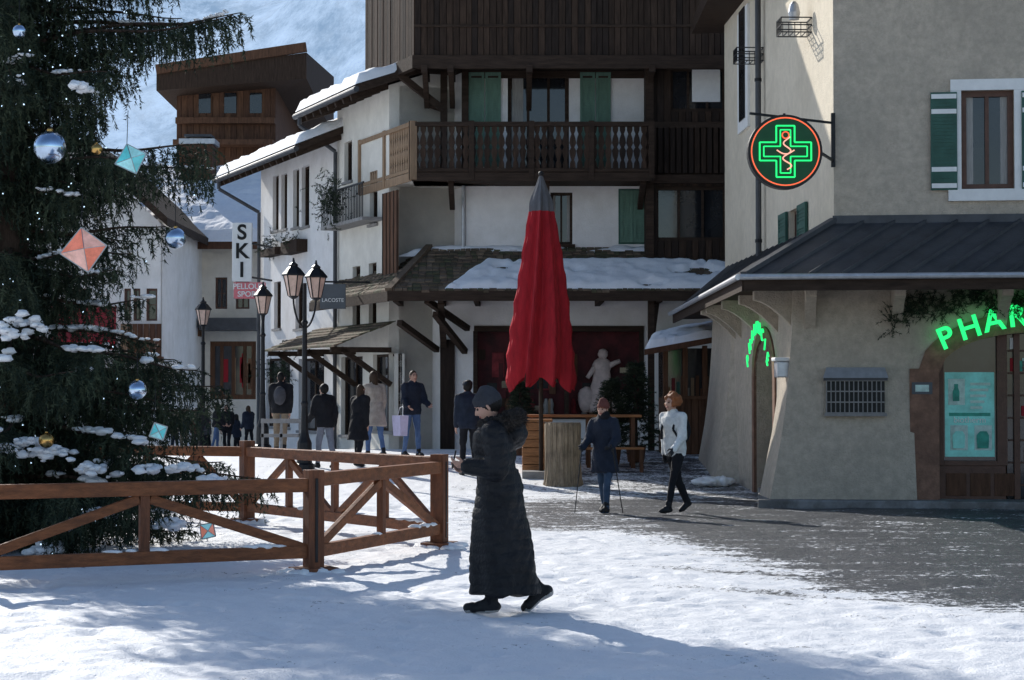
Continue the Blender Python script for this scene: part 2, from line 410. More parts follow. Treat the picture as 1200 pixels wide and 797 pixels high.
# ------------------------------------------------------------------ central chalet
ch = root('alpine_chalet', (1.5, 48, 0))
C = Fr((0, 46), (1, 0)); a = lambda u, d=0: C.su(u, d); zc = lambda v, d=0: Z(v, 46-d)
SL = (.38, -.92)
p = Part('walls')
g0 = -.3
xL, xU, xR = a(515), a(545), a(762)
shop = (a(558), a(752), zc(486), zc(388)); door = (a(772), a(800), .3, zc(395))
wall(p, C, xL, 7.5, g0, 4.2, [shop, door], m_plaster, .5)
w1 = (a(645), a(671), zc(286), zc(225)); w2 = (a(727), a(757), zc(284), zc(223))
wall(p, C, xU, xR, 4.2, 6.75, [w1], m_plaster)
d2 = (a(595), a(667), 6.85, zc(82))
wall(p, C, xU, xR, 6.75, 9.6, [d2], m_plaster)
CS = Fr((xL-.38*9, 46+.92*9), SL); wall(p, CS, 0, 9, g0, 4.2, [], m_plaster)
CU = Fr((xU-.38*9, 46+.92*9), SL)
ws = (CU.su(497), CU.su(508), 4.75, 6.2)
ws2 = (CU.su(500), CU.su(516), 7.0, 9.0)
wall(p, CU, 0, 9, 4.2, 9.6, [ws, ws2], m_plaster)
p.done(ch)
p = Part('core')
p.hexa([(xL+.35, 46.55, g0), (7.5, 46.55, g0), (7.5, 58, g0), (-4.0, 58, g0), (xL+.35, 46.55, 4.1), (7.5, 46.55, 4.1), (7.5, 58, 4.1), (-4.0, 58, 4.1)], m_dkwood3)
p.hexa([(xU+.35, 46.3, 4.1), (7.5, 46.3, 4.1), (7.5, 58, 4.1), (-3.6, 58, 4.1), (xU+.35, 46.3, 9.6), (7.5, 46.3, 9.6), (7.5, 58, 9.6), (-3.6, 58, 9.6)], m_dkwood3)
p.done(ch)
p = Part('windows')
window(p, C, *w1[:4], m_dkh, m_glass, nx=2, ny=1, sill=m_dkh, curt=True)
window(p, C, *d2, m_dkh, m_glass, nx=3, ny=1, fw=.09)
p.box(C, d2[0]+.1, d2[0]+.36, -.165, -.155, d2[2]+.1, d2[3]-.1, m_curt)
window(p, CU, *ws, m_dkh, m_glass, nx=1, ny=1); window(p, CU, *ws2, m_dkh, m_glass, nx=1, ny=1)
p.box(C, w2[0]-.04, w2[1]+.04, .004, .012, w2[2]-.04, w2[3]+.04, m_greend)
shutter(p, C, w2[0], (w2[0]+w2[1])/2-.005, w2[2], w2[3], m_green); shutter(p, C, (w2[0]+w2[1])/2+.005, w2[1], w2[2], w2[3], m_green)
for (u0, u1) in ((549, 587), (680, 716)):
    um = (u0+u1)/2
    shutter(p, C, a(u0), a(um)-.01, 6.95, zc(84), m_green); shutter(p, C, a(um)+.01, a(u1), 6.95, zc(84), m_green)
shutter(p, CU, CU.su(487), CU.su(496), 4.75, 6.2, m_green)
p.box(C, door[0], door[1], -.4, -.35, door[2], door[3], m_brwood)
p.cyl(C.P(a(543), .07, 4.9), C.P(a(543), .07, 6.7), .04, .04, m_gutter, 8)
p.done(ch)
# shop window
p = Part('shop_window')
p.box(C, shop[0], shop[1], -.48, -.44, shop[2], shop[3], m_redint)
for i in range(34):
    c0 = R1(shop[0], shop[1]-.3); z0 = R1(shop[2], shop[3]-.4)
    p.box(C, c0, min(shop[1], c0+R1(.1, .45)), -.44, -.43+.002*i, z0, min(shop[3], z0+R1(.1, .6)), random.choice([m_redint2, m_redint, m_dkwood2, m_black, m_brwood, m_black, m_glass2, m_black]))
for i in range(14):
    c0 = R1(shop[0], shop[1]-.2); p.lathe(C.P(c0, -.3, shop[2]+.02), [(.07, 0), (.05, .1), (.07, .2), (.03, .35)], random.choice([m_redint2, m_tan, m_curt, m_brwood]), 8)
for u in (557, 605, 664, 752):
    p.box(C, a(u)-.05, a(u)+.05, -.2, .03, shop[2], shop[3], m_dkh)
p.box(C, shop[0]-.05, shop[1]+.05, -.2, .04, shop[3]-.01, shop[3]+.12, m_dkh)
p.box(C, shop[0]-.05, shop[1]+.05, -.2, .06, shop[2]-.1, shop[2]+.01, m_dkh)
p.done(ch, bevel=.004)
p = Part('window_mannequin')
cx = a(706); zb = shop[2]+.05
p.lathe((cx, 46.28, zb), [(.30, 0), (.34, .12), (.3, .4), (.2, .75), (.17, .95), (.21, 1.1), (.16, 1.2), (.06, 1.28)], m_fig, 16, 1.1, .7)
p.ball((cx+.02, 46.26, zb+1.36), (.12, .1, .12), m_fig, jit=.08); p.cyl((cx+.15, 46.26, zb+1.08), (cx+.42, 46.22, zb+1.2), .07, .05, m_fig)
p.cyl((cx-.15, 46.26, zb+1.08), (cx-.34, 46.2, zb+.8), .07, .05, m_fig)
p.ball((cx-.36, 46.22, zb+.3), (.2, .12, .3), m_fig, jit=.1); p.ball((cx+.42, 46.22, zb+.3), (.18, .12, .24), m_fig, jit=.1)
p.done(ch, smooth=True)
# right timber wing
p = Part('timber_wing')
TR = Fr((0, 45.3), (1, 0)); t = lambda u: TR.su(u); zt = lambda v: Z(v, 45.3)
ops = [(t(785), t(852), zt(130), zt(78)), (t(768), t(852), zt(282), zt(218))]
boards(p, TR, t(762), 6.5, 0, 4.6, 13, [m_dkwood, m_dkwood2, m_dkwood3], ops=ops)
p.box(TR, t(762), 6.5, -.6, -.3, 4.6, 13, m_dkwood3)
for o in ops: window(p, TR, *o, m_dkh, m_glass, d=-.08, nx=3, ny=1, fw=.08)
p.box(TR, t(812), t(845), -.09, -.04, zt(118), zt(80), m_white)
p.box(TR, t(760), 6.5, 0, .16, zt(150), zt(143), m_dkh); p.box(TR, t(760), 6.5, 0, .16, zt(215), zt(205), m_dkh)
p.box(TR, t(762)-.1, t(762)+.08, -.5, .12, 4.6, 13, m_dkh)
for k in range(14):
    q = t(764)+k*.14; p.box(TR, q, q+.1, .12, .15, zt(203), zt(150), random.choice([m_dkwood, m_dkwood3]))
p.done(ch)
# attic
p = Part('attic')
AF = Fr((0, 44.7), (1, 0)); aL = AF.su(486)
zA = 9.15; AD = 3.5
boards(p, AF, aL, 6.5, 0, zA, 13, [m_dkwood, m_dkwood2, m_dkwood3], w=.14)
AS = Fr((aL-.38*AD, 44.7+.92*AD), SL)
boards(p, AS, 0, AD, 0, zA, 13, [m_dkwood, m_dkwood2, m_dkwood3], w=.14)
ax, ay = aL-.38*AD+.03, 44.7+.92*AD
p.hexa([(aL+.03, 44.75, zA+.02), (6.5, 44.75, zA+.02), (6.5, 57, zA+.02), (ax, ay, zA+.02), (aL+.03, 44.75, 13), (6.5, 44.75, 13), (6.5, 57, 13), (ax, ay, 13)], m_dkwood3)
p.hexa([(ax+.02, ay-.02, zA+.02), (ax+3, ay, zA+.02), (ax+3, 57, zA+.02), (ax+.02, 57, zA+.02), (ax+.02, ay-.02, 12.98), (ax+3, ay, 12.98), (ax+3, 57, 12.98), (ax+.02, 57, 12.98)], m_dkwood3)
p.box(AF, aL-.05, 6.5, -.05, .09, zA-.14, zA+.16, m_dkh)
p.box(AF, aL-.02, 6.5, .03, .07, zA+.8, zA+.86, m_dkh)
p.box(AS, -.1, AD+.05, -.05, .09, zA-.14, zA+.16, m_dkh)
for u in (500, 530, 620, 760):
    q = a(u); p.beam((q, 46, 8.35), (q, 44.9, 9.02), .12, .14, m_dkh)
    p.beam((q, 46.05, 9.0), (q, 44.55, 9.0), .14, .16, m_dkh)
p.beam((a(520), 45.9, 8.25), (aL-.5, 45.6, 9.1), .13, .15, m_dkh)
p.beam((a(519), 46.2, 8.3), AS.P(.6, 0, 9.05), .12, .13, m_dkh)
for u in (520, 545): p.box(C, a(u)-.08, a(u)+.08, .0, .14, 6.8, 9.2, m_dkh)
p.box(C, xU, xR, .003, .05, 9.0, 9.2, m_dkh)
p.done(ch, bevel=.005)
p = Part('roof')
mid = 2.0
for sg, xe in ((1, -4.0), (-1, 7.8)):
    p.hexa([(xe, 43.2, 12.6), (mid, 43.2, 14.0), (mid, 57, 14.0), (xe, 57, 12.6), (xe, 43.2, 12.85), (mid, 43.2, 14.25), (mid, 57, 14.25), (xe, 57, 12.85)], m_dkh)
p.done(ch)
# balcony
p = Part('balcony')
BF = Fr((0, 44.6), (1, 0)); bL = BF.su(482); bR = BF.su(764); BS = Fr((bL-.38*3.7, 44.6+.92*3.7), SL)
zb0 = Z(205, 44.6); zb1 = Z(143, 44.6)
p.hexa([(bL, 44.6, zb0-.1), (bR, 44.6, zb0-.1), (bR, 46, zb0-.1), (bL, 46, zb0-.1), (bL, 44.6, zb0+.08), (bR, 44.6, zb0+.08), (bR, 46, zb0+.08), (bL, 46, zb0+.08)], m_dkh)
q0 = BS.P(0, 0, 0); q1 = BS.P(3.7, 0, 0)
p.hexa([(q0[0], q0[1], zb0-.1), (q1[0], q1[1], zb0-.1), (q1[0]+2, q1[1]+1.39, zb0-.1), (q0[0]+2, q0[1]+1, zb0-.1), (q0[0], q0[1], zb0+.075), (q1[0], q1[1], zb0+.075), (q1[0]+2, q1[1]+1.39, zb0+.075), (q0[0]+2, q0[1]+1, zb0+.075)], m_plaster2)
prof = [(0, .055), (.12, .05), (.2, .025), (.3, .05), (.42, .065), (.5, .03), (.6, .065), (.72, .05), (.82, .025), (.9, .05), (1, .055)]
def baluster(fr, s, d, z0, z1, m, k=1.):
    n = len(prof)
    vs = []
    for dd in (d, d+.03):
        for (h, w_) in prof: vs.append(fr.P(s-w_*k, dd, z0+(z1-z0)*h))
        for (h, w_) in prof: vs.append(fr.P(s+w_*k, dd, z0+(z1-z0)*h))
    fs = []
    for i in range(n-1):
        fs.append((2*n+i, 3*n+i, 3*n+i+1, 2*n+i+1)); fs.append((i, i+1, n+i+1, n+i))
        fs.append((i, 2*n+i, 2*n+i+1, i+1)); fs.append((n+i, n+i+1, 3*n+i+1, 3*n+i))
    p.add(vs, fs, m)
s = bL+.1
while s < bR: baluster(BF, s, -.03, zb0+.16, zb1-.08, random.choice([m_dkwood, m_dkwood2, m_dkwood3]), 1.2); s += .16
s = .1
while s < 3.65: baluster(BS, s, -.03, zb0+.16, zb1-.08, m_tan, 1.2); s += .16
for (fr, s0, s1, mt) in ((BF, bL, bR, m_dkh), (BS, 0, 3.7, m_tan)):
    p.box(fr, s0, s1, -.09, .05, zb1-.08, zb1+.02, mt); p.box(fr, s0, s1, -.07, .03, zb0+.08, zb0+.16, mt)
    p.box(fr, s0, s1, 0, .035, zb0-.13, zb0+.06, mt)
    k = s0
    while k <= s1+.01: p.box(fr, k-.06, k+.06, -.1, .055, zb0-.1, zb1+.04, mt); k += (s1-s0)/(4 if fr is BF else 2)
for u in (530, 640, 750): p.beam((a(u), 46, zb0-.6), (a(u), 44.75, zb0-.12), .12, .12, m_dkh)
p.done(ch, bevel=.004)
# canopy
p = Part('canopy_roof')
ey = 43.7; ez = 3.93; ty = 45.98; tz = 5.05
eL = X(455, ey); eR = 5.5; tL = X(503, ty)
p.hexa([(eL, ey, ez-.12), (eR, ey, ez-.12), (eR, ty, tz-.12), (tL, ty, tz-.12), (eL, ey, ez), (eR, ey, ez), (eR, ty, tz), (tL, ty, tz)], m_dkh)
sl = Vector((0, ty-ey, tz-ez)); n = 11
for r in range(n):
    f0 = r/n; f1 = (r+1.35)/n
    x0 = eL+(tL-eL)*f0; x = x0
    while x < eR:
        w_ = R1(.11, .2); j = R1(-.02, .02)
        A = Vector((x, ey, ez))+sl*(f0+j); B = Vector((x+w_-.012, ey, ez))+sl*(f0+j)
        A2 = Vector((x, ey, ez))+sl*f1; B2 = Vector((x+w_-.012, ey, ez))+sl*f1
        up = Vector((0, 0, .05+R1(0, .015))); lo_ = Vector((0, 0, .01))
        p.hexa([A, B, B2, A2, A+up, B+up, B2+lo_*1.5, A2+lo_*1.5], random.choice(m_shing)); x += w_
E0 = Vector((eL, ey, ez)); T0 = Vector((tL, ty, tz)); sd = Vector((-.38, .92, 0))
E1 = E0+sd*6; T1 = T0+sd*4.5
p.hexa([E0-Vector((0, 0, .12)), T0-Vector((0, 0, .12)), T1-Vector((0, 0, .12)), E1-Vector((0, 0, .12)), E0, T0, T1, E1], m_dkh)
for r in range(n):
    f0 = r/n; f1 = min(1, (r+1.35)/n)
    sA = E0.lerp(T0, f0); eA = E1.lerp(T1, f0); sB = E0.lerp(T0, f1); eB = E1.lerp(T1, f1)
    N_ = 34
    for i in range(N_):
        q0 = i/N_; q1 = (i+.93)/N_
        A = sA.lerp(eA, q0); B = sA.lerp(eA, q1); A2 = sB.lerp(eB, q0); B2 = sB.lerp(eB, q1)
        up = Vector((0, 0, .05+R1(0, .02))); lo_ = Vector((0, 0, .015))
        p.hexa([A, B, B2, A2, A+up, B+up, B2+lo_, A2+lo_], random.choice(m_shing))
p.beam(E0+Vector((0, 0, .05)), T0+Vector((0, 0, .06)), .16, .08, m_shing[0])
p.box(Fr((0, ey), (1, 0)), eL, eR, -.02, .03, ez-.2, ez+.02, m_dkh)
p.beam(E0-Vector((0, 0, .1)), E1-Vector((0, 0, .1)), .05, .22, m_dkh)
p.done(ch)
p = Part('canopy_timbers')
for u in (470, 520, 560, 640, 700, 765, 820):
    q = a(u)
    p.beam((q, 46, ez-.15), (q, ey+.05, ez-.15), .12, .14, m_dkh)
for u in (520, 762):
    q = a(u); p.beam((q, 45.95, 2.8), (q-.0, 44.1, ez-.2), .14, .14, m_dkh)
for k, (u0, v0, u1, v1) in enumerate(((545, 412, 510, 368), (512, 410, 468, 378), (548, 385, 500, 352))):
    p.beam((X(u0, 45.9), 45.9, Z(v0, 45.9)), (X(u1, 44.2), 44.2, Z(v1, 44.2)), .13, .13, m_dkh)
p.beam((X(763, 44), 44, .3), (X(763, 44), 44, ez-.1), .14, .14, m_dkh)
p.box(C, a(516), a(533), .0, .1, .2, zc(398), m_dkwood3)
p.done(ch, bevel=.006)
p = Part('canopy_snow')
def cp(u, f): return (X(u, ey+(ty-ey)*f), ey+(ty-ey)*f, ez+(tz-ez)*f+.05)
snow(p, cp(520, .03), cp(868, .02), cp(868, .66), cp(570, .66), .13, 130, 30, .43, 3, 3.5)
snow(p, cp(460, .9), cp(868, .9), cp(868, 1), cp(505, 1), .06, 90, 6, .5, 9, 2.5)
p.done(ch, smooth=True)

# ------------------------------------------------------------------ row of town houses (street side)
O = (-3.46, 47.5)
def TH(name, s0, s1, zt_, mwall, ops, over=1.0, slope=.42):
    e = root(name, (O[0]+s0*.38, O[1]-s0*.92, 0)); fr = Fr(O, SL); p = Part('walls')
    wall(p, fr, s0, s1, -1, zt_, ops, mwall)
    a0, a1 = fr.P(s0, -.25, 0), fr.P(s1, -.25, 0); b0, b1 = fr.P(s0, -8, 0), fr.P(s1, -8, 0)
    p.hexa([(a0[0], a0[1], -1), (a1[0], a1[1], -1), (b1[0], b1[1], -1), (b0[0], b0[1], -1), (a0[0], a0[1], zt_), (a1[0], a1[1], zt_), (b1[0], b1[1], zt_), (b0[0], b0[1], zt_)], mwall)
    for s in (s0, s1):
        q = [fr.P(s, 0, -1), fr.P(s, -8, -1), fr.P(s, -8, zt_), fr.P(s, -4, zt_+4*slope), fr.P(s, 0, zt_)]
        p.add(q, [(0, 1, 2, 3, 4)], mwall)
    p.done(e)
    p = Part('roof'); s0r, s1r = s0-.5, s1+.5
    zo = zt_-over*slope
    q = [fr.P(s0r, over, zo), fr.P(s1r, over, zo), fr.P(s1r, -4, zt_+4*slope), fr.P(s0r, -4, zt_+4*slope), fr.P(s0r, -9, zt_-slope), fr.P(s1r, -9, zt_-slope)]
    up = lambda l, h: [(x, y, z+h) for x, y, z in l]
    p.hexa(up([q[0], q[1], q[2], q[3]], .05)+up([q[0], q[1], q[2], q[3]], .22), m_dkh)
    p.hexa(up([q[3], q[2], q[5], q[4]], .05)+up([q[3], q[2], q[5], q[4]], .22), m_dkh)
    k = s0r+.2
    while k < s1r: p.beam(fr.P(k, .0, zt_-.02), fr.P(k, over, zo-.02), .1, .13, m_dkh); k += .6
    gq0 = fr.P(s0r, over+.06, zo+.1); gq1 = fr.P(s1r, over+.06, zo+.1); p.cyl(gq0, gq1, .07, .07, m_slate, 10)
    gx = fr.P(s0r+.3, over+.02, 0); gy = fr.P(s0r+.6, .08, 0)
    p.tube([(gx[0], gx[1], zo+.05), (gx[0], gx[1], zo-.15), (gy[0], gy[1], zo-.8), (gy[0], gy[1], 0)], .05, m_slate, 8)
    p.done(e)
    p = Part('roof_snow')
    snow(p, fr.P(s0r, over+.05, zo+.24), fr.P(s1r, over+.05, zo+.24), fr.P(s1r, -4, zt_+4*slope+.24), fr.P(s0r, -4, zt_+4*slope+.24), .22, 90, 50, .2, int(abs(s0)*3)+9, 3, 9)
    snow(p, fr.P(s0r, -4, zt_+4*slope+.24), fr.P(s1r, -4, zt_+4*slope+.24), fr.P(s1r, -9, zt_-slope+.24), fr.P(s0r, -9, zt_-slope+.24), .2, 40, 20, 0, int(abs(s0)*3)+5, 2)
    p.done(e, smooth=True)
    return e, fr
fr = Fr(O, SL)
def op(u0, u1, v0, v1):
    s0, s1 = fr.su(u0), fr.su(u1); return (s0, s1, fr.z(v1, (s0+s1)/2), fr.z(v0, (s0+s1)/2))
opsA = [op(403, 412, 165, 212), op(413, 422, 312, 384), op(432, 441, 308, 382), op(433, 442, 200, 262), op(437, 462, 415, 505), op(400, 425, 418, 510)]
eA, _ = TH('plastered_town_house', -2.4, 1.6, 8.85, m_plaster2, opsA, .9, .35)
p = Part('windows')
for o in opsA: window(p, fr, *o, m_dkh, m_glass, nx=2, ny=1, sill=m_kerb)
p.box(fr, fr.su(451), fr.su(467), .0, .06, Z(330, 46.5), Z(228, 46.5), m_brwood)
for k in range(5): p.box(fr, fr.su(451)+k*.26, fr.su(451)+k*.26+.03, .061, .075, Z(330, 46.5), Z(228, 46.5), m_dkwood)
p.done(eA)
p = Part('entrance_canopy')
sA, sB = fr.su(375), fr.su(463)
zc0, zc1 = 2.75, 3.35
for r in range(7):
    s = sA
    f0 = r/7; f1 = min(1, (r+1.3)/7); D0 = 1.5*(1-f0); D1 = 1.5*(1-f1); z0 = zc0+(zc1-zc0)*f0; z1 = zc0+(zc1-zc0)*f1
    while s < sB:
        w_ = R1(.14, .24); P = fr.P
        p.hexa([P(s, D0, z0), P(s+w_-.015, D0, z0), P(s+w_-.015, D1, z1), P(s, D1, z1), P(s, D0, z0+.05), P(s+w_-.015, D0, z0+.05), P(s+w_-.015, D1, z1+.015), P(s, D1, z1+.015)], random.choice(m_shing)); s += w_
for s in (sA+.3, (sA+sB)/2, sB-.3):
    p.beam(fr.P(s, 0, 1.9), fr.P(s, 1.2, 2.72), .1, .12, m_dkh); p.beam(fr.P(s, 0, zc0-.05), fr.P(s, 1.45, zc0-.05), .1, .12, m_dkh)
p.done(eA)
opsB = [op(319, 326, 205, 270), op(329, 336, 203, 268), op(343, 350, 198, 266), op(353, 362, 194, 265), op(321, 329, 330, 385), op(346, 355, 325, 385), op(312, 340, 420, 500), op(350, 380, 420, 505)]
eB, _ = TH('white_town_house', -9.6, -2.4, 8.1, m_plaster, opsB, 1.15, .42)
p = Part('windows')
for o in opsB: window(p, fr, *o, m_dkh, m_glass, nx=2, ny=1, sill=m_kerb)
for (u0, u1, v0, v1) in ((317, 334, 286, 300), (341, 360, 277, 297)):
    o = op(u0, u1, v0, v1); p.box(fr, o[0], o[1], .0, .3, o[2], o[3]-.12, m_dkwood)
p.done(eB)
text('DE BOUL', fr, fr.su(342), .03, fr.z(405, fr.su(342)), .42, m_blktx, eB)
def needles_mesh(name, T0, TD, TL, per, nl, nw, mats, parent=None):
    n = len(T0); k = per
    t = rng.random((n, k))
    base = T0[:, None]+TD[:, None]*(TL[:, None]*t)[..., None]
    rd = rng.normal(size=(n, k, 3)); d = TD[:, None]*.75+rd*.5
    d /= np.linalg.norm(d, axis=-1, keepdims=True)
    sdv = np.cross(d, rng.normal(size=(n, k, 3))); sdv /= np.linalg.norm(sdv, axis=-1, keepdims=True)+1e-9
    ln = nl*(.7+.6*rng.random((n, k)))[..., None]
    v = np.stack([base-sdv*nw/2, base+sdv*nw/2, base+d*ln], 2).reshape(-1, 3)
    m = len(v)//3
    me = bpy.data.meshes.new(name); me.vertices.add(m*3); me.vertices.foreach_set('co', v.astype(np.float32).ravel())
    me.loops.add(m*3); me.loops.foreach_set('vertex_index', np.arange(m*3, dtype=np.int32))
    me.polygons.add(m); me.polygons.foreach_set('loop_start', np.arange(0, m*3, 3, dtype=np.int32)); me.polygons.foreach_set('loop_total', np.full(m, 3, dtype=np.int32))
    mi = np.repeat((rng.random(n) < .5).astype(np.int32), k)
    me.polygons.foreach_set('material_index', mi)
    me.update(calc_edges=True)
    for q in mats: me.materials.append(q)
    ob = bpy.data.objects.new(name, me); COL.objects.link(ob)
    if parent: ob.parent = parent; ob.matrix_parent_inverse = Matrix.Translation(-Vector(parent.location))
    return ob
def tuft(center, rad, n, parent, name='greenery', per=26, tl=.2, nl=.06, nw=.014):
    c = np.array(center); r = np.array(rad)
    T0 = c+rng.normal(size=(n, 3))*r*.5; TD = rng.normal(size=(n, 3))+np.array([0, 0, -.3]); TD /= np.linalg.norm(TD, axis=1, keepdims=True)
    return needles_mesh(name, T0, TD, np.full(n, tl), per, nl, nw, [m_needle, m_needle2], parent)
c0 = fr.P(fr.su(420), .4, Z(235, 48)); tuft((c0[0]-.3, c0[1], c0[2]), (.35, .3, .55), 200, eA, 'window_greenery')
p = Part('small_balcony'); s0, s1 = fr.su(398), fr.su(448); z0 = Z(262, 48.3)
p.box(fr, s0, s1, 0, .5, z0-.08, z0, m_kerb)
k = s0
while k < s1: p.cyl(fr.P(k, .47, z0), fr.P(k, .47, z0+.8), .012, .012, m_iron, 6); k += .12
p.beam(fr.P(s0, .47, z0+.8), fr.P(s1, .47, z0+.8), .04, .04, m_iron); p.done(eA)
for (u, v) in ((325, 288), (350, 282)):
    s = fr.su(u); c0 = fr.P(s, .2, fr.z(v, s)); tuft(c0, (.4, .3, .2), 60, eB, 'flower_box_greenery')
s = fr.su(340); c0 = fr.P(s, .3, fr.z(432, s)); tuft(c0, (.5, 1.6, .35), 160, eB, 'door_garland')
# hanging shop sign
hs = root('hanging_shop_sign', (X(390, 46), 46, Z(347, 46)))
p = Part('panel'); H_ = Fr((0, 46), (1, 0)); p.box(H_, H_.su(375), H_.su(405), -.04, .04, Z(362, 46), Z(333, 46), m_signg)
p.beam((H_.su(372), 46, Z(330, 46)), (H_.su(432), 46.3, Z(330, 46)), .04, .04, m_iron)
for u in (379, 401): p.cyl((H_.su(u), 46, Z(333, 46)), (H_.su(u), 46, Z(330, 46)), .012, .012, m_iron, 6)
p.done(hs, bevel=.004)
text('LACOSTE', H_, H_.su(390), .045, Z(352, 46), .12, m_white, hs)
# SKI sign
sk_ = root('ski_shop_sign', (X(284, 52), 52, Z(300, 52))); K = Fr((0, 52), (1, 0))
p = Part('panels'); p.box(K, K.su(272), K.su(295), -.08, .08, Z(330, 52), Z(261, 52), m_white)
p.box(K, K.su(274), K.su(311), -.06, .06, Z(350, 52), Z(331, 52), m_pink)
p.beam((K.su(295), 52, Z(285, 52)), (X(318, 53.5), 53.5, Z(285, 52)), .05, .05, m_iron); p.beam((K.su(295), 52, Z(325, 52)), (X(318, 53.5), 53.5, Z(325, 52)), .05, .05, m_iron)
p.done(sk_, bevel=.01)
for i, ch_ in enumerate('SKI'): text(ch_, K, K.su(283.5), .085, Z(273+i*22, 52), .55, m_blktx, sk_, bev=.012)
text('PELLOUX', K, K.su(292), .065, Z(336, 52), .2, m_white, sk_, bev=.004)
text('SPORT', K, K.su(292), .065, Z(345, 52), .2, m_white, sk_, bev=.004)

# ------------------------------------------------------------------ far buildings
D = root('wooden_chalet', (X(280, 76), 80, 0)); DF = Fr((0, 76), (1, 0)); p = Part('walls')
boards(p, DF, DF.su(206), DF.su(322), 0, 8, 14.4, [m_brwood, m_brwood2], w=.22)
p.box(DF, DF.su(206), DF.su(322), -9, -.02, -1, 14.4, m_brwood2)
p.box(DF, DF.su(206), DF.su(322), .0, .35, Z(145, 76), Z(138, 76), m_brwood)
for u in (232, 262, 292): p.box(DF, DF.su(u), DF.su(u+14), .05, .07, Z(132, 76), Z(108, 76), m_glass)
p.box(DF, DF.su(206), DF.su(322), .0, .9, Z(172, 76), Z(166, 76), m_brwood)
p.done(D)
p = Part('roof'); x0, x1, xm = DF.su(190), DF.su(363), DF.su(268)
p.hexa([(x0, 74.5, Z(112, 76)), (x1, 74.5, Z(98, 76)), (x1, 86, 12.8), (x0, 86, 12.8), (x0, 74.5, Z(92, 76)), (x1, 74.5, Z(68, 76)), (x1, 86, 15.4), (x0, 86, 15.4)], m_dkwood2)
p.beam((x0, 74.45, Z(88, 76)), (x1, 74.45, Z(62, 76)), .2, .35, m_brwood); p.done(D)
p = Part('chimney'); p.box(Fr((0, 72), (1, 0)), X(212, 72), X(248, 72), -1, 0, 8, Z(168, 72), m_brwood2); p.box(Fr((0, 72), (1, 0)), X(209, 72), X(251, 72), -1.1, .1, Z(168, 72), Z(162, 72), m_gutter)
p.box(Fr((0, 72), (1, 0)), X(214, 72), X(246, 72), -.9, -.1, Z(159, 72), Z(156, 72), m_slate)
for u in (216, 244): p.box(Fr((0, 72), (1, 0)), X(u-2, 72), X(u+2, 72), -.6, -.4, Z(163, 72), Z(158, 72), m_slate)
p.done(D)
E_ = root('snow_roofed_shop', (X(250, 68), 70, 0)); EF = Fr((0, 68), (1, 0)); p = Part('walls')
wo = (EF.su(252), EF.su(266), Z(362, 68), Z(325, 68)); wo2 = (EF.su(276), EF.su(292), Z(362, 68), Z(325, 68)); wg = (EF.su(246), EF.su(300), Z(468, 68), Z(400, 68)); wg2 = (EF.su(196), EF.su(236), Z(468, 68), Z(395, 68))
wall(p, EF, EF.su(188), EF.su(330), -1, 7.1, [wo, wo2, wg, wg2], m_plaster2); p.box(EF, EF.su(188), EF.su(330), -9, -.26, -1, 7.1, m_plaster2)
for o in (wo, wo2): window(p, EF, *o, m_winbr, m_glass)
for o in (wg, wg2):
    p.box(EF, o[0], o[1], -.25, -.2, o[2], o[3], m_int); window(p, EF, *o, m_brwood, m_glass2, d=-.1, nx=4, ny=1, fw=.16)
    for k in range(8): q = R1(o[0], o[1]-.2); p.box(EF, q, q+R1(.08, .2), -.115, -.1, o[2]+R1(.1, .8), o[2]+R1(.9, 1.6), random.choice([m_white, m_redawn, m_tan, m_int]))
p.box(EF, EF.su(240), EF.su(306), 0, 1.3, Z(388, 68), Z(374, 68), m_slate)
p.box(EF, EF.su(193), EF.su(238), 0, .9, Z(395, 68), Z(385, 68), m_brwood); p.done(E_)
p = Part('roof'); x0, x1 = X(120, 67), X(312, 67)
p.hexa([(x0, 67, 6.55), (x1, 67, 6.55), (x1+.5, 74, 9.6), (x0, 74, 9.6), (x0, 67, 6.8), (x1, 67, 6.8), (x1+.5, 74, 9.9), (x0, 74, 9.9)], m_brwood2)
snow(p, (x0, 66.95, 6.82), (x1, 66.95, 6.82), (x1+.5, 74, 9.92), (x0, 74, 9.92), .35, 80, 30, 0, 4, 1.2); p.done(E_)
Fh = root('white_corner_house', (X(160, 60), 62, 0)); FF = Fr((0, 60), (1, 0)); p = Part('walls')
wf = [(FF.su(u0), FF.su(u1), Z(376, 60), Z(338, 60)) for u0, u1 in ((145, 153), (156, 164), (171, 184))]
wf += [(FF.su(u0), FF.su(u1), Z(376, 60), Z(338, 60)) for u0, u1 in ((20, 45), (80, 105))]
wall(p, FF, FF.su(-80), FF.su(188), -1, Z(262, 60), wf, m_plaster); p.box(FF, FF.su(-80), FF.su(188), -8, -.26, -1, Z(262, 60), m_plaster)
for o in wf: window(p, FF, *o, m_winbr, m_glass, nx=1)
boards(p, FF, FF.su(144), FF.su(192), .35, Z(424, 60), Z(380, 60), [m_brwood, m_tan, m_brwood2], w=.18)
p.box(FF, FF.su(144), FF.su(192), 0, .35, Z(424, 60), Z(418, 60), m_brwood)
p.box(FF, FF.su(60), FF.su(190), .005, .02, Z(470, 60), Z(432, 60), m_dkwood); p.done(Fh)
p = Part('roof'); xr = FF.su(202); xm = FF.su(90)
p.hexa([(xm, 59, Z(165, 60)), (xr, 59, Z(268, 60)), (xr, 69, Z(268, 60)), (xm, 69, Z(165, 60)), (xm, 59, Z(155, 60)), (xr, 59, Z(258, 60)), (xr, 69, Z(258, 60)), (xm, 69, Z(155, 60))], m_dkh)
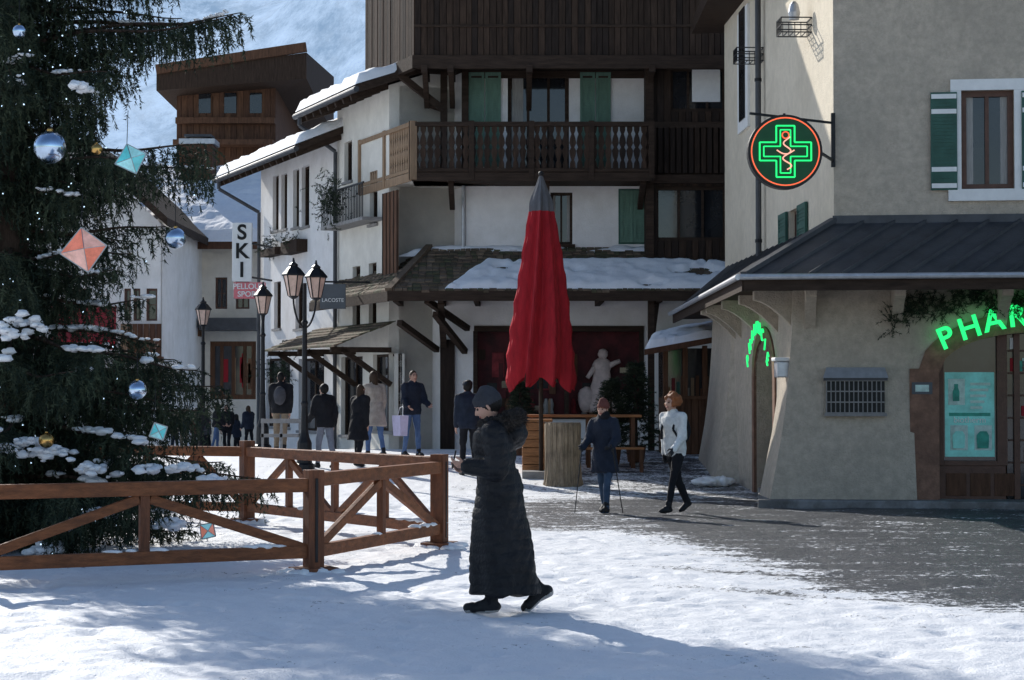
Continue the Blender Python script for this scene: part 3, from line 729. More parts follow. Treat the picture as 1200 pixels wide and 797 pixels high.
xl = FF.su(-90); p.hexa([(xl, 59, Z(310, 60)), (xm, 59, Z(165, 60)), (xm, 69, Z(165, 60)), (xl, 69, Z(310, 60)), (xl, 59, Z(300, 60)), (xm, 59, Z(155, 60)), (xm, 69, Z(155, 60)), (xl, 69, Z(300, 60))], m_dkh)
p.add([(FF.su(-80), 59.98, Z(262, 60)), (FF.su(188), 59.98, Z(262, 60)), (xm, 59.98, Z(168, 60))], [(0, 1, 2)], m_plaster); p.done(Fh)
aw = root('red_awning', (X(105, 58), 58.5, 3.5)); p = Part('canvas')
p.hexa([(X(60, 57), 57, Z(402, 57)), (X(136, 57), 57, Z(402, 57)), (X(136, 60), 60, Z(362, 60)), (X(60, 60), 60, Z(362, 60)), (X(60, 57), 57, Z(399, 57)), (X(136, 57), 57, Z(399, 57)), (X(136, 60), 60, Z(359, 60)), (X(60, 60), 60, Z(359, 60))], m_redawn)
for i in range(10):
    q = X(60, 57)+i*.186; p.box(Fr((0, 57), (1, 0)), q, q+.16, 0, .02, Z(410, 57), Z(401, 57), m_redawn if i % 2 else m_white)
p.done(aw)
bk = root('stone_house', (X(255, 95), 98, 0)); p = Part('walls'); G_ = Fr((0, 95), (1, 0)); p.box(G_, X(60, 95), X(420, 95), -8, 0, -2, 9, m_plaster2); p.done(bk)
p = Part('roof'); p.hexa([(X(50, 94), 94, 9), (X(430, 94), 94, 9), (X(430, 99), 99, 11), (X(50, 99), 99, 11), (X(50, 94), 94, 9.3), (X(430, 94), 94, 9.3), (X(430, 99), 99, 11.3), (X(50, 99), 99, 11.3)], m_snow); p.done(bk)

# ------------------------------------------------------------------ pharmacy
ph = root('pharmacy_building', (7, 33, 0))
A_ = (4.94, 30.5)
PF = Fr(A_, (.992, -.125)); PL = Fr((4.5, 42.), (A_[0]-4.5, A_[1]-42.)); PLl = math.hypot(A_[0]-4.5, A_[1]-42.)
pz = lambda v, s=1.5: PF.z(v, s)
p = Part('upper_walls')
wo = (PF.su(1128), PF.su(1190), pz(222), pz(106))
wall(p, PF, 0, 9, 3.2, 9.5, [wo], m_stucco, .3)
sw0, sw1 = PL.su(925), PL.su(938)
wl = (sw0, sw1, 4.1, 4.85)
wall(p, PL, 0, PLl, 3.2, 9.5, [wl], m_cream, .3)
p.hexa([(A_[0]+.35, A_[1]+.3, 3.2), PF.P(9, -.35, 3.2), PF.P(9, -10, 3.2), (4.9, 42, 3.2), (A_[0]+.35, A_[1]+.3, 9.5), PF.P(9, -.35, 9.5), PF.P(9, -10, 9.5), (4.9, 42, 9.5)], m_stucco)
p.done(ph)
p = Part('eaves'); P0 = [PF.P(-1, 1, 9.5), PF.P(10, 1, 9.5), PF.P(10, -12, 9.5), (3.9, 43, 9.5)]
p.hexa(P0+[(x, y, 9.8) for x, y, z in P0], m_dkh); p.done(ph)
p = Part('upper_windows')
window(p, PF, *wo, m_winbr, m_glass, d=-.12, nx=2, ny=1, fw=.085, curt=True)
p.box(PF, wo[0]-.16, wo[0]-.002, .0, .035, wo[2]-.0, wo[3], m_white); p.box(PF, wo[1]+.002, wo[1]+.16, .0, .035, wo[2], wo[3], m_white)
p.box(PF, wo[0]-.16, wo[1]+.16, .0, .037, wo[3]+.002, wo[3]+.17, m_white); p.box(PF, wo[0]-.2, wo[1]+.2, -.1, .07, wo[2]-.18, wo[2]-.002, m_white)
for (u0, u1) in ((1092, 1123), (1199, 1230)):
    s0, s1 = PF.su(u0, .04), PF.su(u1, .04); z0, z1 = pz(223), pz(108)
    p.box(PF, s0, s1, .04, .075, z0, z1, m_greend)
    for zz in (z0+.03, z0+.28, z1-.33, z1-.1):
        p.box(PF, s0+.01, s1-.01, .075, .09, zz, zz+.07, m_white)
    z = z0+.12
    while z < z1-.1: p.box(PF, s0+.04, s1-.04, .075, .086, z, z+.02, m_greend); z += .055
window(p, PL, *wl, m_winbr, m_glass)
shutter(p, PL, PL.su(916), sw0-.02, 4.1, 4.85, m_greend); shutter(p, PL, sw1+.02, PL.su(948), 4.1, 4.85, m_greend)
s0, s1 = PL.su(868), PL.su(880); p.box(PL, s0, s1, .0, .05, 6.9, 9.3, m_white); p.box(PL, s0+.3, s1-.3, .05, .07, 7.1, 9.3, m_glass)
p.done(ph)
p = Part('downpipe'); s = PL.su(897); q = PL.P(s, .12, 0); p.cyl((q[0], q[1], 3.6), (q[0], q[1], 9.5), .055, .055, m_slate, 10)
for zz in (4.5, 6, 7.5): p.cyl((q[0], q[1], zz), (q[0], q[1], zz+.06), .068, .068, m_iron, 10)
p.done(ph, smooth=False)
for (u, v) in ((872, 64), (925, 30)):
    s = PL.su(u, .35); zc_ = PL.z(v, s, .35); p = Part('wall_basket')
    for hz in (-.12, 0, .12):
        for (a0, a1) in (((-.22, 0), (.22, 0)), ((-.22, .5), (.22, .5)), ((-.22, 0), (-.22, .5)), ((.22, 0), (.22, .5))):
            p.beam(PL.P(s+a0[0], a0[1], zc_+hz), PL.P(s+a1[0], a1[1], zc_+hz), .018, .018, m_iron)
    for k in range(6):
        for dd in (0, .5): p.beam(PL.P(s-.22+k*.088, dd, zc_-.12), PL.P(s-.22+k*.088, dd, zc_+.12), .012, .012, m_iron, (1, 0, 0))
        p.beam(PL.P(s-.22, k*.1, zc_-.12), PL.P(s-.22, k*.1, zc_+.12), .012, .012, m_iron, (1, 0, 0))
        p.beam(PL.P(s-.22, k*.1, zc_-.12), PL.P(s+.22, k*.1, zc_-.12), .012, .012, m_iron)
    if u > 900:
        p.lathe(PL.P(s, .25, zc_+.12), [(.08, 0), (.1, .12), (.07, .25), (.03, .3)], m_gutter)
    p.done(ph)
# canopy
zT = 4.33; zE = 3.42
eC = (X(872, 29.0), 29.0)
dF = PF.d
eR = (eC[0]+dF[0]*8, eC[1]+dF[1]*8)
eB_ = (X(790, 42.5), 42.5)
tC = (A_[0], A_[1]); tR = PF.P(8, 0, 0); tB = (4.5, 42.)
p = Part('canopy')
def slab(q, th, m):
    q = [Vector(x) for x in q]; p.hexa([x-Vector((0, 0, th)) for x in q]+q, m)
slab([(eC[0], eC[1], zE), (eR[0], eR[1], zE), (tR[0], tR[1], zT), (tC[0], tC[1], zT)], .06, m_slate)
slab([(eB_[0], eB_[1], zE), (eC[0], eC[1], zE), (tC[0], tC[1], zT), (tB[0], tB[1], zT)], .06, m_slate)
for i in range(1, 17):
    f_ = i/17; q0 = Vector((eC[0]+dF[0]*8*f_, eC[1]+dF[1]*8*f_, zE+.02)); q1 = Vector(PF.P(8*f_, 0, zT+.02)); p.beam(q0, q1, .025, .05, m_slate)
for i in range(1, 19):
    f_ = i/19; q0 = Vector((eB_[0]+(eC[0]-eB_[0])*f_, eB_[1]+(eC[1]-eB_[1])*f_, zE+.02)); q1 = Vector((tB[0]+(tC[0]-tB[0])*f_, tB[1]+(tC[1]-tB[1])*f_, zT+.02)); p.beam(q0, q1, .025, .05, m_slate)
p.beam((eC[0], eC[1], zE+.03), (tC[0], tC[1], zT+.04), .12, .07, m_slate)
p.box(PF, -.02, 9, 0, .04, zT-.03, zT+.1, m_slate)
EFr = Fr(eC, dF); p.box(EFr, 0, 8, 0, .03, zE-.22, zE-.03, m_dkh)
EL_ = Fr(eB_, (eC[0]-eB_[0], eC[1]-eB_[1])); ll = math.hypot(eC[0]-eB_[0], eC[1]-eB_[1]); p.box(EL_, 0, ll, 0, .03, zE-.22, zE-.03, m_dkh)
for (q0, q1) in ((EFr.P(-.05, .09, zE-.02), EFr.P(8, .09, zE-.02)), (EL_.P(0, .09, zE-.02), EL_.P(ll+.05, .09, zE-.02))):
    p.cyl(q0, q1, .045, .045, m_gutter, 10)
slab([(eC[0]+.02, eC[1]+.02, zE-.1), (eR[0], eR[1], zE-.1), PF.P(8, -.1, zE-.1), (4.6, 31, zE-.1)], .04, m_dkh)
slab([(eB_[0], eB_[1], zE-.1), (eC[0]+.02, eC[1]+.02, zE-.1), (4.6, 31, zE-.1), (4.4, 42, zE-.1)], .04, m_dkh)
p.done(ph)
def pier(p, c4, flare, m, z0=-.1, z1=3.3):
    lv = [(z0, 1), (.3, .82), (.6, .68), (1.1, .45), (1.5, .31), (1.9, .2), (2.6, .07), (z1, 0)]
    vs = []
    for z, k in lv:
        for (c, f_) in zip(c4, flare): vs.append((c[0]+f_[0]*k, c[1]+f_[1]*k, z))
    nl_ = len(lv)
    fs = [(3, 2, 1, 0), tuple(range(4*nl_-4, 4*nl_))]
    for j in range(nl_-1):
        for i in range(4): fs.append((j*4+i, j*4+(i+1) % 4, (j+1)*4+(i+1) % 4, (j+1)*4+i))
    p.add(vs, fs, m)
GN = (X(930, 30.45), 30.45); G2 = Fr(GN, dF); sR = G2.su(1068)
p = Part('ground_floor')
q1 = G2.P(sR, 0, 0); q2 = G2.P(sR, -1.0, 0); q3 = (GN[0]-.0, GN[1]+1.05)
pier(p, [GN, q1[:2], q2[:2], q3], [(-.42, -.12), (.06, -.12), (.06, 0), (-.42, .15)], m_stucco)
pier(p, [(X(858, 36.5), 36.5), (X(885, 35.2)+.6, 35.4), (5.2, 39), (X(858, 36.5), 40)], [(-.38, -.3), (0, -.3), (0, 0), (-.38, 0)], m_stucco, .0)
GL = Fr((X(858, 36.5)+.02, 36.5), (GN[0]+.02-X(858, 36.5), GN[1]-36.5)); gl = math.hypot(GN[0]-X(858, 36.5), GN[1]-36.5)
def archwall(p, fr, s0, s1, c, hw, zs, rise, ztop, th, m, mb=None, bw=.22, n=28):
    p.box(fr, s0, c-hw, -th, 0, -.1, ztop, m) if c-hw > s0 else None
    p.box(fr, c+hw, s1, -th, 0, -.1, ztop, m) if c+hw < s1 else None
    hz = lambda x, h, r: zs+r*math.sqrt(max(0, 1-(x/h)**2))
    for i in range(n):
        x0 = -hw+2*hw*i/n; x1 = -hw+2*hw*(i+1)/n
        if c+x0 > s1: break
        za, zb = hz(x0, hw, rise), hz(x1, hw, rise); P = fr.P
        p.hexa([P(c+x0, 0, za), P(c+x1, 0, zb), P(c+x1, -th, zb), P(c+x0, -th, za), P(c+x0, 0, ztop), P(c+x1, 0, ztop), P(c+x1, -th, ztop), P(c+x0, -th, ztop)], m)
        if mb:
            k = (hw+bw)/hw; r2 = rise+bw
            p.hexa([P(c+x0, .03, za), P(c+x1, .03, zb), P(c+x1, -.02, zb), P(c+x0, -.02, za), P(c+x0*k, .03, zs+(za-zs)*r2/rise), P(c+x1*k, .03, zs+(zb-zs)*r2/rise), P(c+x1*k, -.02, zs+(zb-zs)*r2/rise), P(c+x0*k, -.02, zs+(za-zs)*r2/rise)], mb)
    if mb:
        for sg in (-1, 1):
            b0, b1 = sorted((c+sg*hw, c+sg*(hw+bw)))
            p.box(fr, b0, b1, -.02, .03, -.1, zs, mb)
cA = (GL.su(885)+GL.su(907))/2; hA = (GL.su(907)-GL.su(885))/2
archwall(p, GL, 0, gl-.3, cA, hA, 2.0, .62, 3.3, .5, m_stucco, m_stone, .2)
p.box(GL, cA-hA-.2, cA+hA+.2, -.8, -.52, -.1, 3.0, m_black)  # black box stands in for the unlit interior behind the arch
cF = G2.su(1208); hF = cF-G2.su(1100)
archwall(p, G2, sR-.05, sR+9, cF, hF, 2.0, .62, 3.3, .45, m_stucco, m_stone, .32)
p.done(ph)
p = Part('shopfront')
p.box(G2, sR, cF+3, -1.6, -1.5, 0, 3.2, m_int)
zs_ = lambda v: G2.z(v, 3)
p.box(G2, sR-.03, cF-hF, -.02, .05, 0, zs_(432), m_stone)
bot = zs_(546)
p.box(G2, cF-hF, G2.su(1180), -.32, -.22, .0, bot, m_winbr)
p.box(G2, cF-hF, cF-hF+.09, -.32, -.2, bot, 2.6, m_winbr); p.box(G2, G2.su(1170), G2.su(1182), -.32, -.2, bot, 2.7, m_winbr)
p.box(G2, cF-hF+.09, G2.su(1170), -.34, -.3, bot, 2.65, m_glass2)
p.box(G2, cF-hF+.09, G2.su(1170), -.3, -.2, bot-.002, bot+.07, m_winbr)
for k in range(3): p.box(G2, cF-hF+.12+k*.36, cF-hF+.42+k*.36, -.22, -.205, .15, bot-.12, m_brwood2)
p.box(G2, G2.su(1182), cF+.9, -.34, -.3, 0.1, 2.75, m_glass2)
for k in range(7): p.box(G2, G2.su(1182)+.02, cF+.9, -.299, -.27-.001*k, .3+k*.34, .33+k*.34, m_winbr)
for k in range(40):
    q = G2.su(1184)+R1(0, .8); zz = .34+random.randint(0, 6)*.34; p.box(G2, q, q+R1(.04, .1), -.298, -.275, zz, zz+R1(.1, .24), random.choice([m_white, m_posterd, m_redawn, m_posterw, m_tan]))
p.box(G2, G2.su(1190), G2.su(1197), -.3, -.2, .1, 2.75, m_winbr)
p.done(ph, bevel=.004)
p = Part('window_poster')
s0, s1 = G2.su(1107, -.28), G2.su(1165, -.28); z0, z1 = zs_(536), zs_(436)
p.box(G2, s0, s1, -.3, -.285, z0, z1, m_poster)
p.box(G2, s0+.05, s0+.3, -.285, -.28, z1-.5, z1-.1, m_posterw)
for k in range(5): p.box(G2, s0+.38, s1-.06-.03*k, -.285, -.279, z1-.2-k*.09, z1-.16-k*.09, m_posterw)
p.lathe(G2.P(s0+.17, -.275, z1-.44), [(.05, 0), (.055, .14), (.03, .2), (.03, .26)], m_posterd, 10, 1, .1)
p.box(G2, s0+.06, s1-.06, -.285, -.281, z0+.62, z0+.67, m_posterd)
for k in range(2):
    p.box(G2, s0+.08+k*.36, s0+.34+k*.36, -.285, -.279, z0+.1, z0+.48, m_posterw); p.lathe(G2.P(s0+.21+k*.36, -.272, z0+.13), [(.09, 0), (.1, .12), (.1, .2), (.05, .26)], m_posterd if k else m_poster, 10, 1, .1)
p.done(ph)
text('biotherm', G2, s0+.37, -.276, z0+.56, .13, m_white, ph)
for i, chh in enumerate('PHARMACIE'):
    k = i-4
    text(chh, G2, G2.su(1219)+k*.35, .14, G2.z(370, 3.4)-.0215*k*k, .46, m_ng, ph, rot=-math.atan(.105*k), bev=.008, ext=.02, name='neon_letter')
for i, chh in enumerate('PHARMACIE'):
    k = i-4
    text(chh, GL, cA+k*hA*.27, .12, 2.80-.034*k*k, .29, m_ng, ph, rot=-math.atan(.17*k), bev=.0, ext=.012, name='neon_letter')
p = Part('corbels')
def corbel(fr, s, L_, z1, m, w=.16):
    prev = None
    for i in range(7):
        t_ = i/6; d_ = L_*t_; zb = z1-.16-.45*(1-t_)**1.6
        cur = (d_, zb)
        if prev:
            P = fr.P; p.hexa([P(s-w/2, prev[0], prev[1]), P(s+w/2, prev[0], prev[1]), P(s+w/2, cur[0], cur[1]), P(s-w/2, cur[0], cur[1]), P(s-w/2, prev[0], z1), P(s+w/2, prev[0], z1), P(s+w/2, cur[0], z1), P(s-w/2, cur[0], z1)], m)
        prev = cur
for s in (.25, 1.55, 3.1, 4.7): corbel(G2, s, .95, 3.3, m_stucco)
for s in (gl-.2, gl-1.6, gl-3.4, gl-5.2, 0.2): corbel(GL, s, .62, 3.3, m_stucco)
p.done(ph)
p = Part('grille_window'); s0, s1 = G2.su(968), G2.su(1036); z0, z1 = zs_(484), zs_(446)
p.box(G2, s0, s1, .05, .12, z0, z1, m_black); p.box(G2, s0-.04, s1+.04, .0, .2, z1, z1+.04, m_slate)
P = G2.P; p.hexa([P(s0-.05, .24, z1+.04), P(s1+.05, .24, z1+.04), P(s1+.05, 0, z1+.04), P(s0-.05, 0, z1+.04), P(s0, .16, z1+.2), P(s1, .16, z1+.2), P(s1, 0, z1+.2), P(s0, 0, z1+.2)], m_gutter)
k = s0
while k <= s1+.01: p.cyl(G2.P(k, .17, z0), G2.P(k, .17, z1), .009, .009, m_kerb, 6); k += .068
for j in range(4): zz = z0+(z1-z0)*j/3; p.beam(G2.P(s0, .17, zz), G2.P(s1, .17, zz), .02, .02, m_kerb)
p.box(G2, s0-.03, s1+.03, .03, .18, z0-.05, z0, m_kerb)
p.done(ph)
p = Part('side_letterbox'); p.box(GL, gl-.35, gl-.08, .08, .28, 1.95, 2.2, m_gutter); p.box(GL, gl-.38, gl-.05, .06, .32, 2.2, 2.26, m_white); p.done(ph, bevel=.02)
T0 = []
for i in range(190):
    f_ = i/189; s = 1.45+f_*2.6; T0.append(G2.P(s+R1(-.05, .05), .2+R1(-.12, .12), 2.95+.16*math.sin(f_*3)+.1*math.sin(f_*17)+R1(-.12, .12)-(.3 if f_ < .12 else 0)*R1(0, 1)))
T0 = np.array(T0+T0); TD = rng.normal(size=(380, 3)); TD /= np.linalg.norm(TD, axis=1, keepdims=True)
needles_mesh('garland', T0, TD, np.full(380, .22), 30, .055, .012, [m_needle, m_needle2], ph)
p = Part('plaque'); p.box(G2, G2.su(1068), G2.su(1092), .052, .07, zs_(462), zs_(448), m_signg); p.box(G2, G2.su(1072), G2.su(1088), .07, .075, zs_(459), zs_(451), m_posterw); p.done(ph)
pv = Part('pavement')
pts = [G2.P(-.55, .35, 0), G2.P(9, .75, 0), G2.P(9, -2, 0), G2.P(-.55, -8.5, 0)]
pv.hexa([(x, y, -.1) for x, y, z in pts]+[(x, y, .1) for x, y, z in pts], M('pavement_slabs', (.15, .145, .14), .8, .3, 4, .4, 25, dirt=(.4, .41, .43), dscale=1.5)); pv.done(None, bevel=.02)
sg = root('pharmacy_cross_sign', (X(920, 29.4), 29.4, Z(178, 29.4))); S_ = Fr((X(920, 29.4), 29.4), (1, 0)); zz = Z(178, 29.4)
p = Part('disc')
def disc(r, d0, d1, m, n=48):
    vs = []
    for d_ in (d0, d1):
        for i in range(n): t_ = 2*math.pi*i/n; vs.append(S_.P(r*math.cos(t_), d_, zz+r*math.sin(t_)))
    p.add(vs, [tuple(range(n-1, -1, -1)), tuple(range(n, 2*n))]+[(i, (i+1) % n, n+(i+1) % n, n+i) for i in range(n)], m)
disc(.55, -.1, .1, m_iron); disc(.52, -.105, .105, m_dgpan)
def ring(r, m, t_=.010, d_=.12, n=48):
    p.tube([S_.P(r*math.cos(2*math.pi*i/n), d_, zz+r*math.sin(2*math.pi*i/n)) for i in range(n+1)], t_, m, 6)
ring(.50, m_nr)
def crossl(s, w_, m, t_=.013):
    q = [(-w_, s), (w_, s), (w_, w_), (s, w_), (s, -w_), (w_, -w_), (w_, -s), (-w_, -s), (-w_, -w_), (-s, -w_), (-s, w_), (-w_, w_), (-w_, s)]
    p.tube([S_.P(x, .125, zz+y) for x, y in q], t_, m, 6)
crossl(.38, .135, m_ng, .012); crossl(.32, .075, m_ng, .010)
sn = [(.02+.07*math.sin(i*.62)*(1-.3*i/22), -.27+i*.022) for i in range(23)]
p.tube([S_.P(x, .145, zz+y) for x, y in sn], .011, m_nw, 6)
p.tube([S_.P(-.13+.26*i/8, .14, zz+.02-.06*math.sin(math.pi*i/8)) for i in range(9)], .010, m_nw, 6)
p.tube([S_.P(.05*math.cos(t_), .14, zz+.24+.05*math.sin(t_)) for t_ in np.linspace(0, 6.28, 12)], .010, m_nr, 6)
p.done(sg, smooth=False)
p = Part('bracket')
for v, u0 in ((132, 880), (178, 962)):
    p.beam((X(u0, 29.4), 29.4, Z(v, 29.4)), (X(978, 30.4), 30.45, Z(v, 29.4)), .035, .035, m_iron)
p.cyl((X(920, 29.4), 29.4, zz+.5), (X(920, 29.4), 29.4, Z(132, 29.4)), .02, .02, m_iron, 8)
p.beam((X(978, 30.4), 30.45, zz-.1), (X(978, 30.4), 30.45, Z(120, 29.4)), .06, .06, m_iron); p.done(sg)

# ------------------------------------------------------------------ parasol, stump, terrace, kiosk
UY = 36.8; ux = X(634, UY)
um = root('closed_parasol', (ux, UY, g(0, UY)))
p = Part('canopy'); nseg = 120
prof = [(205, .03), (214, .08), (235, .22), (262, .29), (300, .40), (345, .52), (385, .62), (415, .68), (440, .70), (455, .66)]
zt_ = lambda v: Z(v, UY)
vs = []; nr = 48
for j in range(nr):
    v = 205+(455-205)*j/(nr-1); r = np.interp(v, [a_[0] for a_ in prof], [a_[1] for a_ in prof])
    for i in range(nseg):
        t_ = 2*math.pi*i/nseg; tw = t_+.45*j/nr
        fold = 1-.34*abs(math.sin(tw*4))**.7*min(1, j/8)+.05*math.sin(tw*11)+.05*math.sin(tw*3+j*.1)
        dz = .16*abs(math.sin(tw*4))*(j/nr)**3-.10*max(0, math.sin(tw*2+1))*(j/nr)**4
        vs.append((ux+r*fold*math.cos(t_), UY+r*fold*math.sin(t_), zt_(v)+dz*1.3))
fs = [(j*nseg+i, j*nseg+(i+1) % nseg, (j+1)*nseg+(i+1) % nseg, (j+1)*nseg+i) for j in range(nr-1) for i in range(nseg)]
k = 8*nseg
p.add(vs, fs[:k], m_greyfab); p.add(vs, fs[k:], m_redfab)
o_ = p.done(um, smooth=True)
p = Part('pole'); p.cyl((ux, UY, g(0, UY)), (ux, UY, zt_(201)), .04, .035, m_dkwood, 12); p.ball((ux, UY, zt_(203)), .05, m_iron)
for k in range(8):
    t_ = k*math.pi/4; p.beam((ux, UY, zt_(330)), (ux+.42*math.cos(t_), UY+.42*math.sin(t_), zt_(448)), .025, .03, m_dkwood)
p.box(Fr((ux, UY), (1, 0)), -.35, .35, -.35, .35, g(0, UY)-.03, g(0, UY)+.1, m_kerb); p.done(um)
SY = 35.5; sx = X(659, SY); p = Part('log_stump'); g1 = g(0, SY)
vs = []; n = 90
lv = [(-.03, 1.10), (.1, 1.01), (.3, .97), (.55, .96), (.8, .97), (1.06, .98), (1.10, .94)]
rj = [R1(-.03, .03) for _ in range(n)]
for z, k in lv:
    for i in range(n):
        t_ = 2*math.pi*i/n; r = .325*k*(1+.035*math.sin(t_*3+1)+.03*math.sin(t_*7)+.02*math.sin(t_*19+z*2)+rj[i]*.8); vs.append((sx+r*math.cos(t_), SY+r*math.sin(t_), g1+z))
p.add(vs, [(j*n+i, j*n+(i+1) % n, (j+1)*n+(i+1) % n, (j+1)*n+i) for j in range(len(lv)-1) for i in range(n)], m_bark)
p.add(vs[-n:], [tuple(range(n))], m_logtop)
p.done(None)
def planter(name, u0, u1, Y, h, m):
    e = root(name, (X((u0+u1)/2, Y), Y, g(0, Y))); p = Part('planks'); f_ = Fr((0, Y), (1, 0)); x0, x1 = f_.su(u0), f_.su(u1); z = g(0, Y)
    nb = int(h/.14)
    for k in range(nb):
        p.box(f_, x0, x1, -.03, R1(0, .01), z+k*h/nb, z+(k+1)*h/nb-.012, m); p.box(f_, x0, x1, -.6, -.57, z+k*h/nb, z+(k+1)*h/nb-.012, m)
        for x in (x0, x1-.03): p.box(f_, x, x+.03, -.57, -.03, z+k*h/nb, z+(k+1)*h/nb-.012, m)
    p.box(f_, x0-.04, x1+.04, -.64, .04, z+h, z+h+.05, m); p.done(e, bevel=.004); return e
planter('wooden_planter', 612, 645, 37.4, .95, m_orange)
tb = root('terrace_table', (X(690, 38.2), 38.2, g(0, 38.2))); p = Part('top'); f_ = Fr((0, 38.2), (1, 0)); z = Z(486, 38.2)
for k in range(5): p.box(f_, f_.su(612), f_.su(752), -.7+k*.145, -.7+k*.145+.135, z-.05, z, m_orange)
for u in (622, 690, 742):
    for d_ in (-.62, -.1): p.box(f_, f_.su(u)-.04, f_.su(u)+.04, d_-.04, d_+.04, g(0, 38)-.1, z-.05, m_brwood)
p.done(tb, bevel=.006)
for u in (690, 735):
    bnh = root('terrace_bench', (X(u, 37.6), 37.6, .2)); p = Part('seat'); f2 = Fr((0, 37.5), (1, 0)); zz = g(0, 37.5)
    for k in range(2): p.box(f2, f2.su(u-20), f2.su(u+20), -.3+k*.16, -.3+k*.16+.14, zz+.42, zz+.46, m_orange)
    for q in (u-17, u+17): p.box(f2, f2.su(q)-.03, f2.su(q)+.03, -.28, .0, zz-.05, zz+.42, m_brwood)
    p.done(bnh, bevel=.004)
kk = root('wooden_kiosk', (X(815, 42), 42.5, g(0, 42))); KF = Fr((0, 41.5), (1, 0)); p = Part('walls'); z0 = .3
boards(p, KF, KF.su(779), KF.su(850), 0, z0, Z(466, 41.5), [m_brwood, m_brwood2], w=.14)
p.box(KF, KF.su(779), KF.su(850), -1.8, -.01, z0, Z(466, 41.5), m_brwood2)
p.box(KF, KF.su(776), KF.su(852), -.1, .12, Z(468, 41.5), Z(464, 41.5), m_brwood)
for u in (780, 803, 826, 849): p.box(KF, KF.su(u)-.05, KF.su(u)+.05, -.1, .02, Z(466, 41.5), Z(405, 41.5), m_brwood)
p.box(KF, KF.su(779), KF.su(850), -1.8, -.15, Z(466, 41.5), Z(408, 41.5), m_glass2)
for k in range(12):
    s = KF.su(782)+k*.1; p.box(KF, s, s+.07, -.149, -.12, Z(464, 41.5), Z(464, 41.5)+R1(.1, .5), random.choice([m_redint2, m_curt, m_tan, m_greend, m_brwood]))
p.done(kk)
p = Part('roof')
q = [(X(755, 40.6), 40.6, Z(410, 41)), (X(856, 40.6), 40.6, Z(392, 41)), (X(856, 43.4), 43.4, Z(378, 43)), (X(762, 43.4), 43.4, Z(396, 43))]
p.hexa([(x, y, z-.12) for x, y, z in q]+q, m_brwood2); snow(p, *[(x, y, z+.01) for x, y, z in q], .16, 40, 20, .25, 8, 3); p.done(kk, smooth=False)

def conifer(name, x, y, h, r, n=900):
    z0 = g(x, y); e = root(name, (x, y, z0)); p = Part('trunk'); p.cyl((x, y, z0), (x, y, z0+h*.95), .05, .01, m_trunk, 8)
    p.lathe((x, y, z0), [(.16, 0), (.2, .3), (.21, .32)], m_brwood); p.done(e)
    t_ = rng.random(n)**.75; zz = z0+.25+t_*(h-.25); an = rng.random(n)*6.283; rr = r*(1-t_)**.85*(.25+.75*rng.random(n))*(1+.25*np.sin(t_*40))
    T0 = np.stack([x+rr*np.cos(an), y+rr*np.sin(an), zz], 1); TD = np.stack([np.cos(an), np.sin(an), rng.normal(size=n)*.3-.05], 1); TD /= np.linalg.norm(TD, axis=1, keepdims=True)
    needles_mesh('needles', T0, TD, np.full(n, .16), 26, .05, .012, [m_needle, m_needle2], e)
conifer('potted_fir', X(716, 38.8), 38.8, 1.65, .42, 700)
conifer('potted_fir', X(745, 39.3), 39.3, 1.95, .5, 900)
conifer('potted_fir', X(610, 41), 41, 1.5, .35, 500)
sb = Part('snow_heap')
for k in range(26): sb.ball((X(832, 36)+R1(-.28, .28), 35.5+R1(-.3, .3), g(0, 36)+R1(0, .05)), (R1(.08, .18), R1(.08, .18), R1(.04, .10)), m_snow, 8, 5, .12)
sb.done(None, smooth=True)

# ------------------------------------------------------------------ street lamps
def lamp(u, Y, vtop, twin=False):
    x = X(u, Y); z0 = g(x, Y); zt_ = Z(vtop, Y); e = root('street_lamp', (x, Y, z0)); p = Part('post')
    hl = .72; zp = zt_-hl
    p.lathe((x, Y, z0), [(.2, -.05), (.2, .08), (.15, .12), (.14, .5), (.1, .6), (.075, .7), (.06, 1.2), (.075, 1.25), (.055, 1.3), (.045, zp-z0-.5), (.07, zp-z0-.45), (.04, zp-z0-.4), (.035, zp-z0-.1 if not twin else zp-z0+.3)], m_iron, 12)
    heads = [(x, Y)] if not twin else [(x-.18, Y-.34), (x+.18, Y+.34)]
    if twin:
        for hx, hy in heads:
            ex, ey_ = hx-x, hy-Y
            pts = [(x+ex*math.sin(i/8*math.pi/2), Y+ey_*math.sin(i/8*math.pi/2), zp-.45-.1*math.cos(i/8*math.pi)+.35*(i/8)**2) for i in range(9)]
            p.tube(pts, .02, m_iron, 6); p.cyl(pts[-1], (hx, hy, zp), .03, .02, m_iron, 8)
    else: p.cyl((x, Y, zp-.15), (x, Y, zp), .035, .05, m_iron, 8)
    p.done(e, smooth=False)
    for hx, hy in heads:
        q = Part('lantern')
        q.lathe((hx, hy, zp), [(.03, -.02), (.09, .02), (.1, .04)], m_iron, 6)
        q.lathe((hx, hy, zp), [(.1, .04), (.185, .42)], m_lampgl, 6)
        for i in range(6):
            t_ = 2*math.pi*i/6; q.beam((hx+.102*math.cos(t_), hy+.102*math.sin(t_), zp+.04), (hx+.19*math.cos(t_), hy+.19*math.sin(t_), zp+.43), .018, .018, m_iron)
        q.lathe((hx, hy, zp), [(.22, .42), (.22, .45), (.13, .56), (.08, .6), (.09, .63), (.03, .68), (.015, .76)], m_iron, 6)
        q.done(e)
lamp(357, 38, 306, True); lamp(308, 45, 332); lamp(238, 52, 350)
br = root('street_barrier', (X(325, 41), 41, g(0, 41))); p = Part('rail'); z0 = g(0, 41)
for u in (308, 330, 352): p.beam((X(u, 41), 41, z0), (X(u, 41), 41, z0+.75), .05, .05, m_kerb)
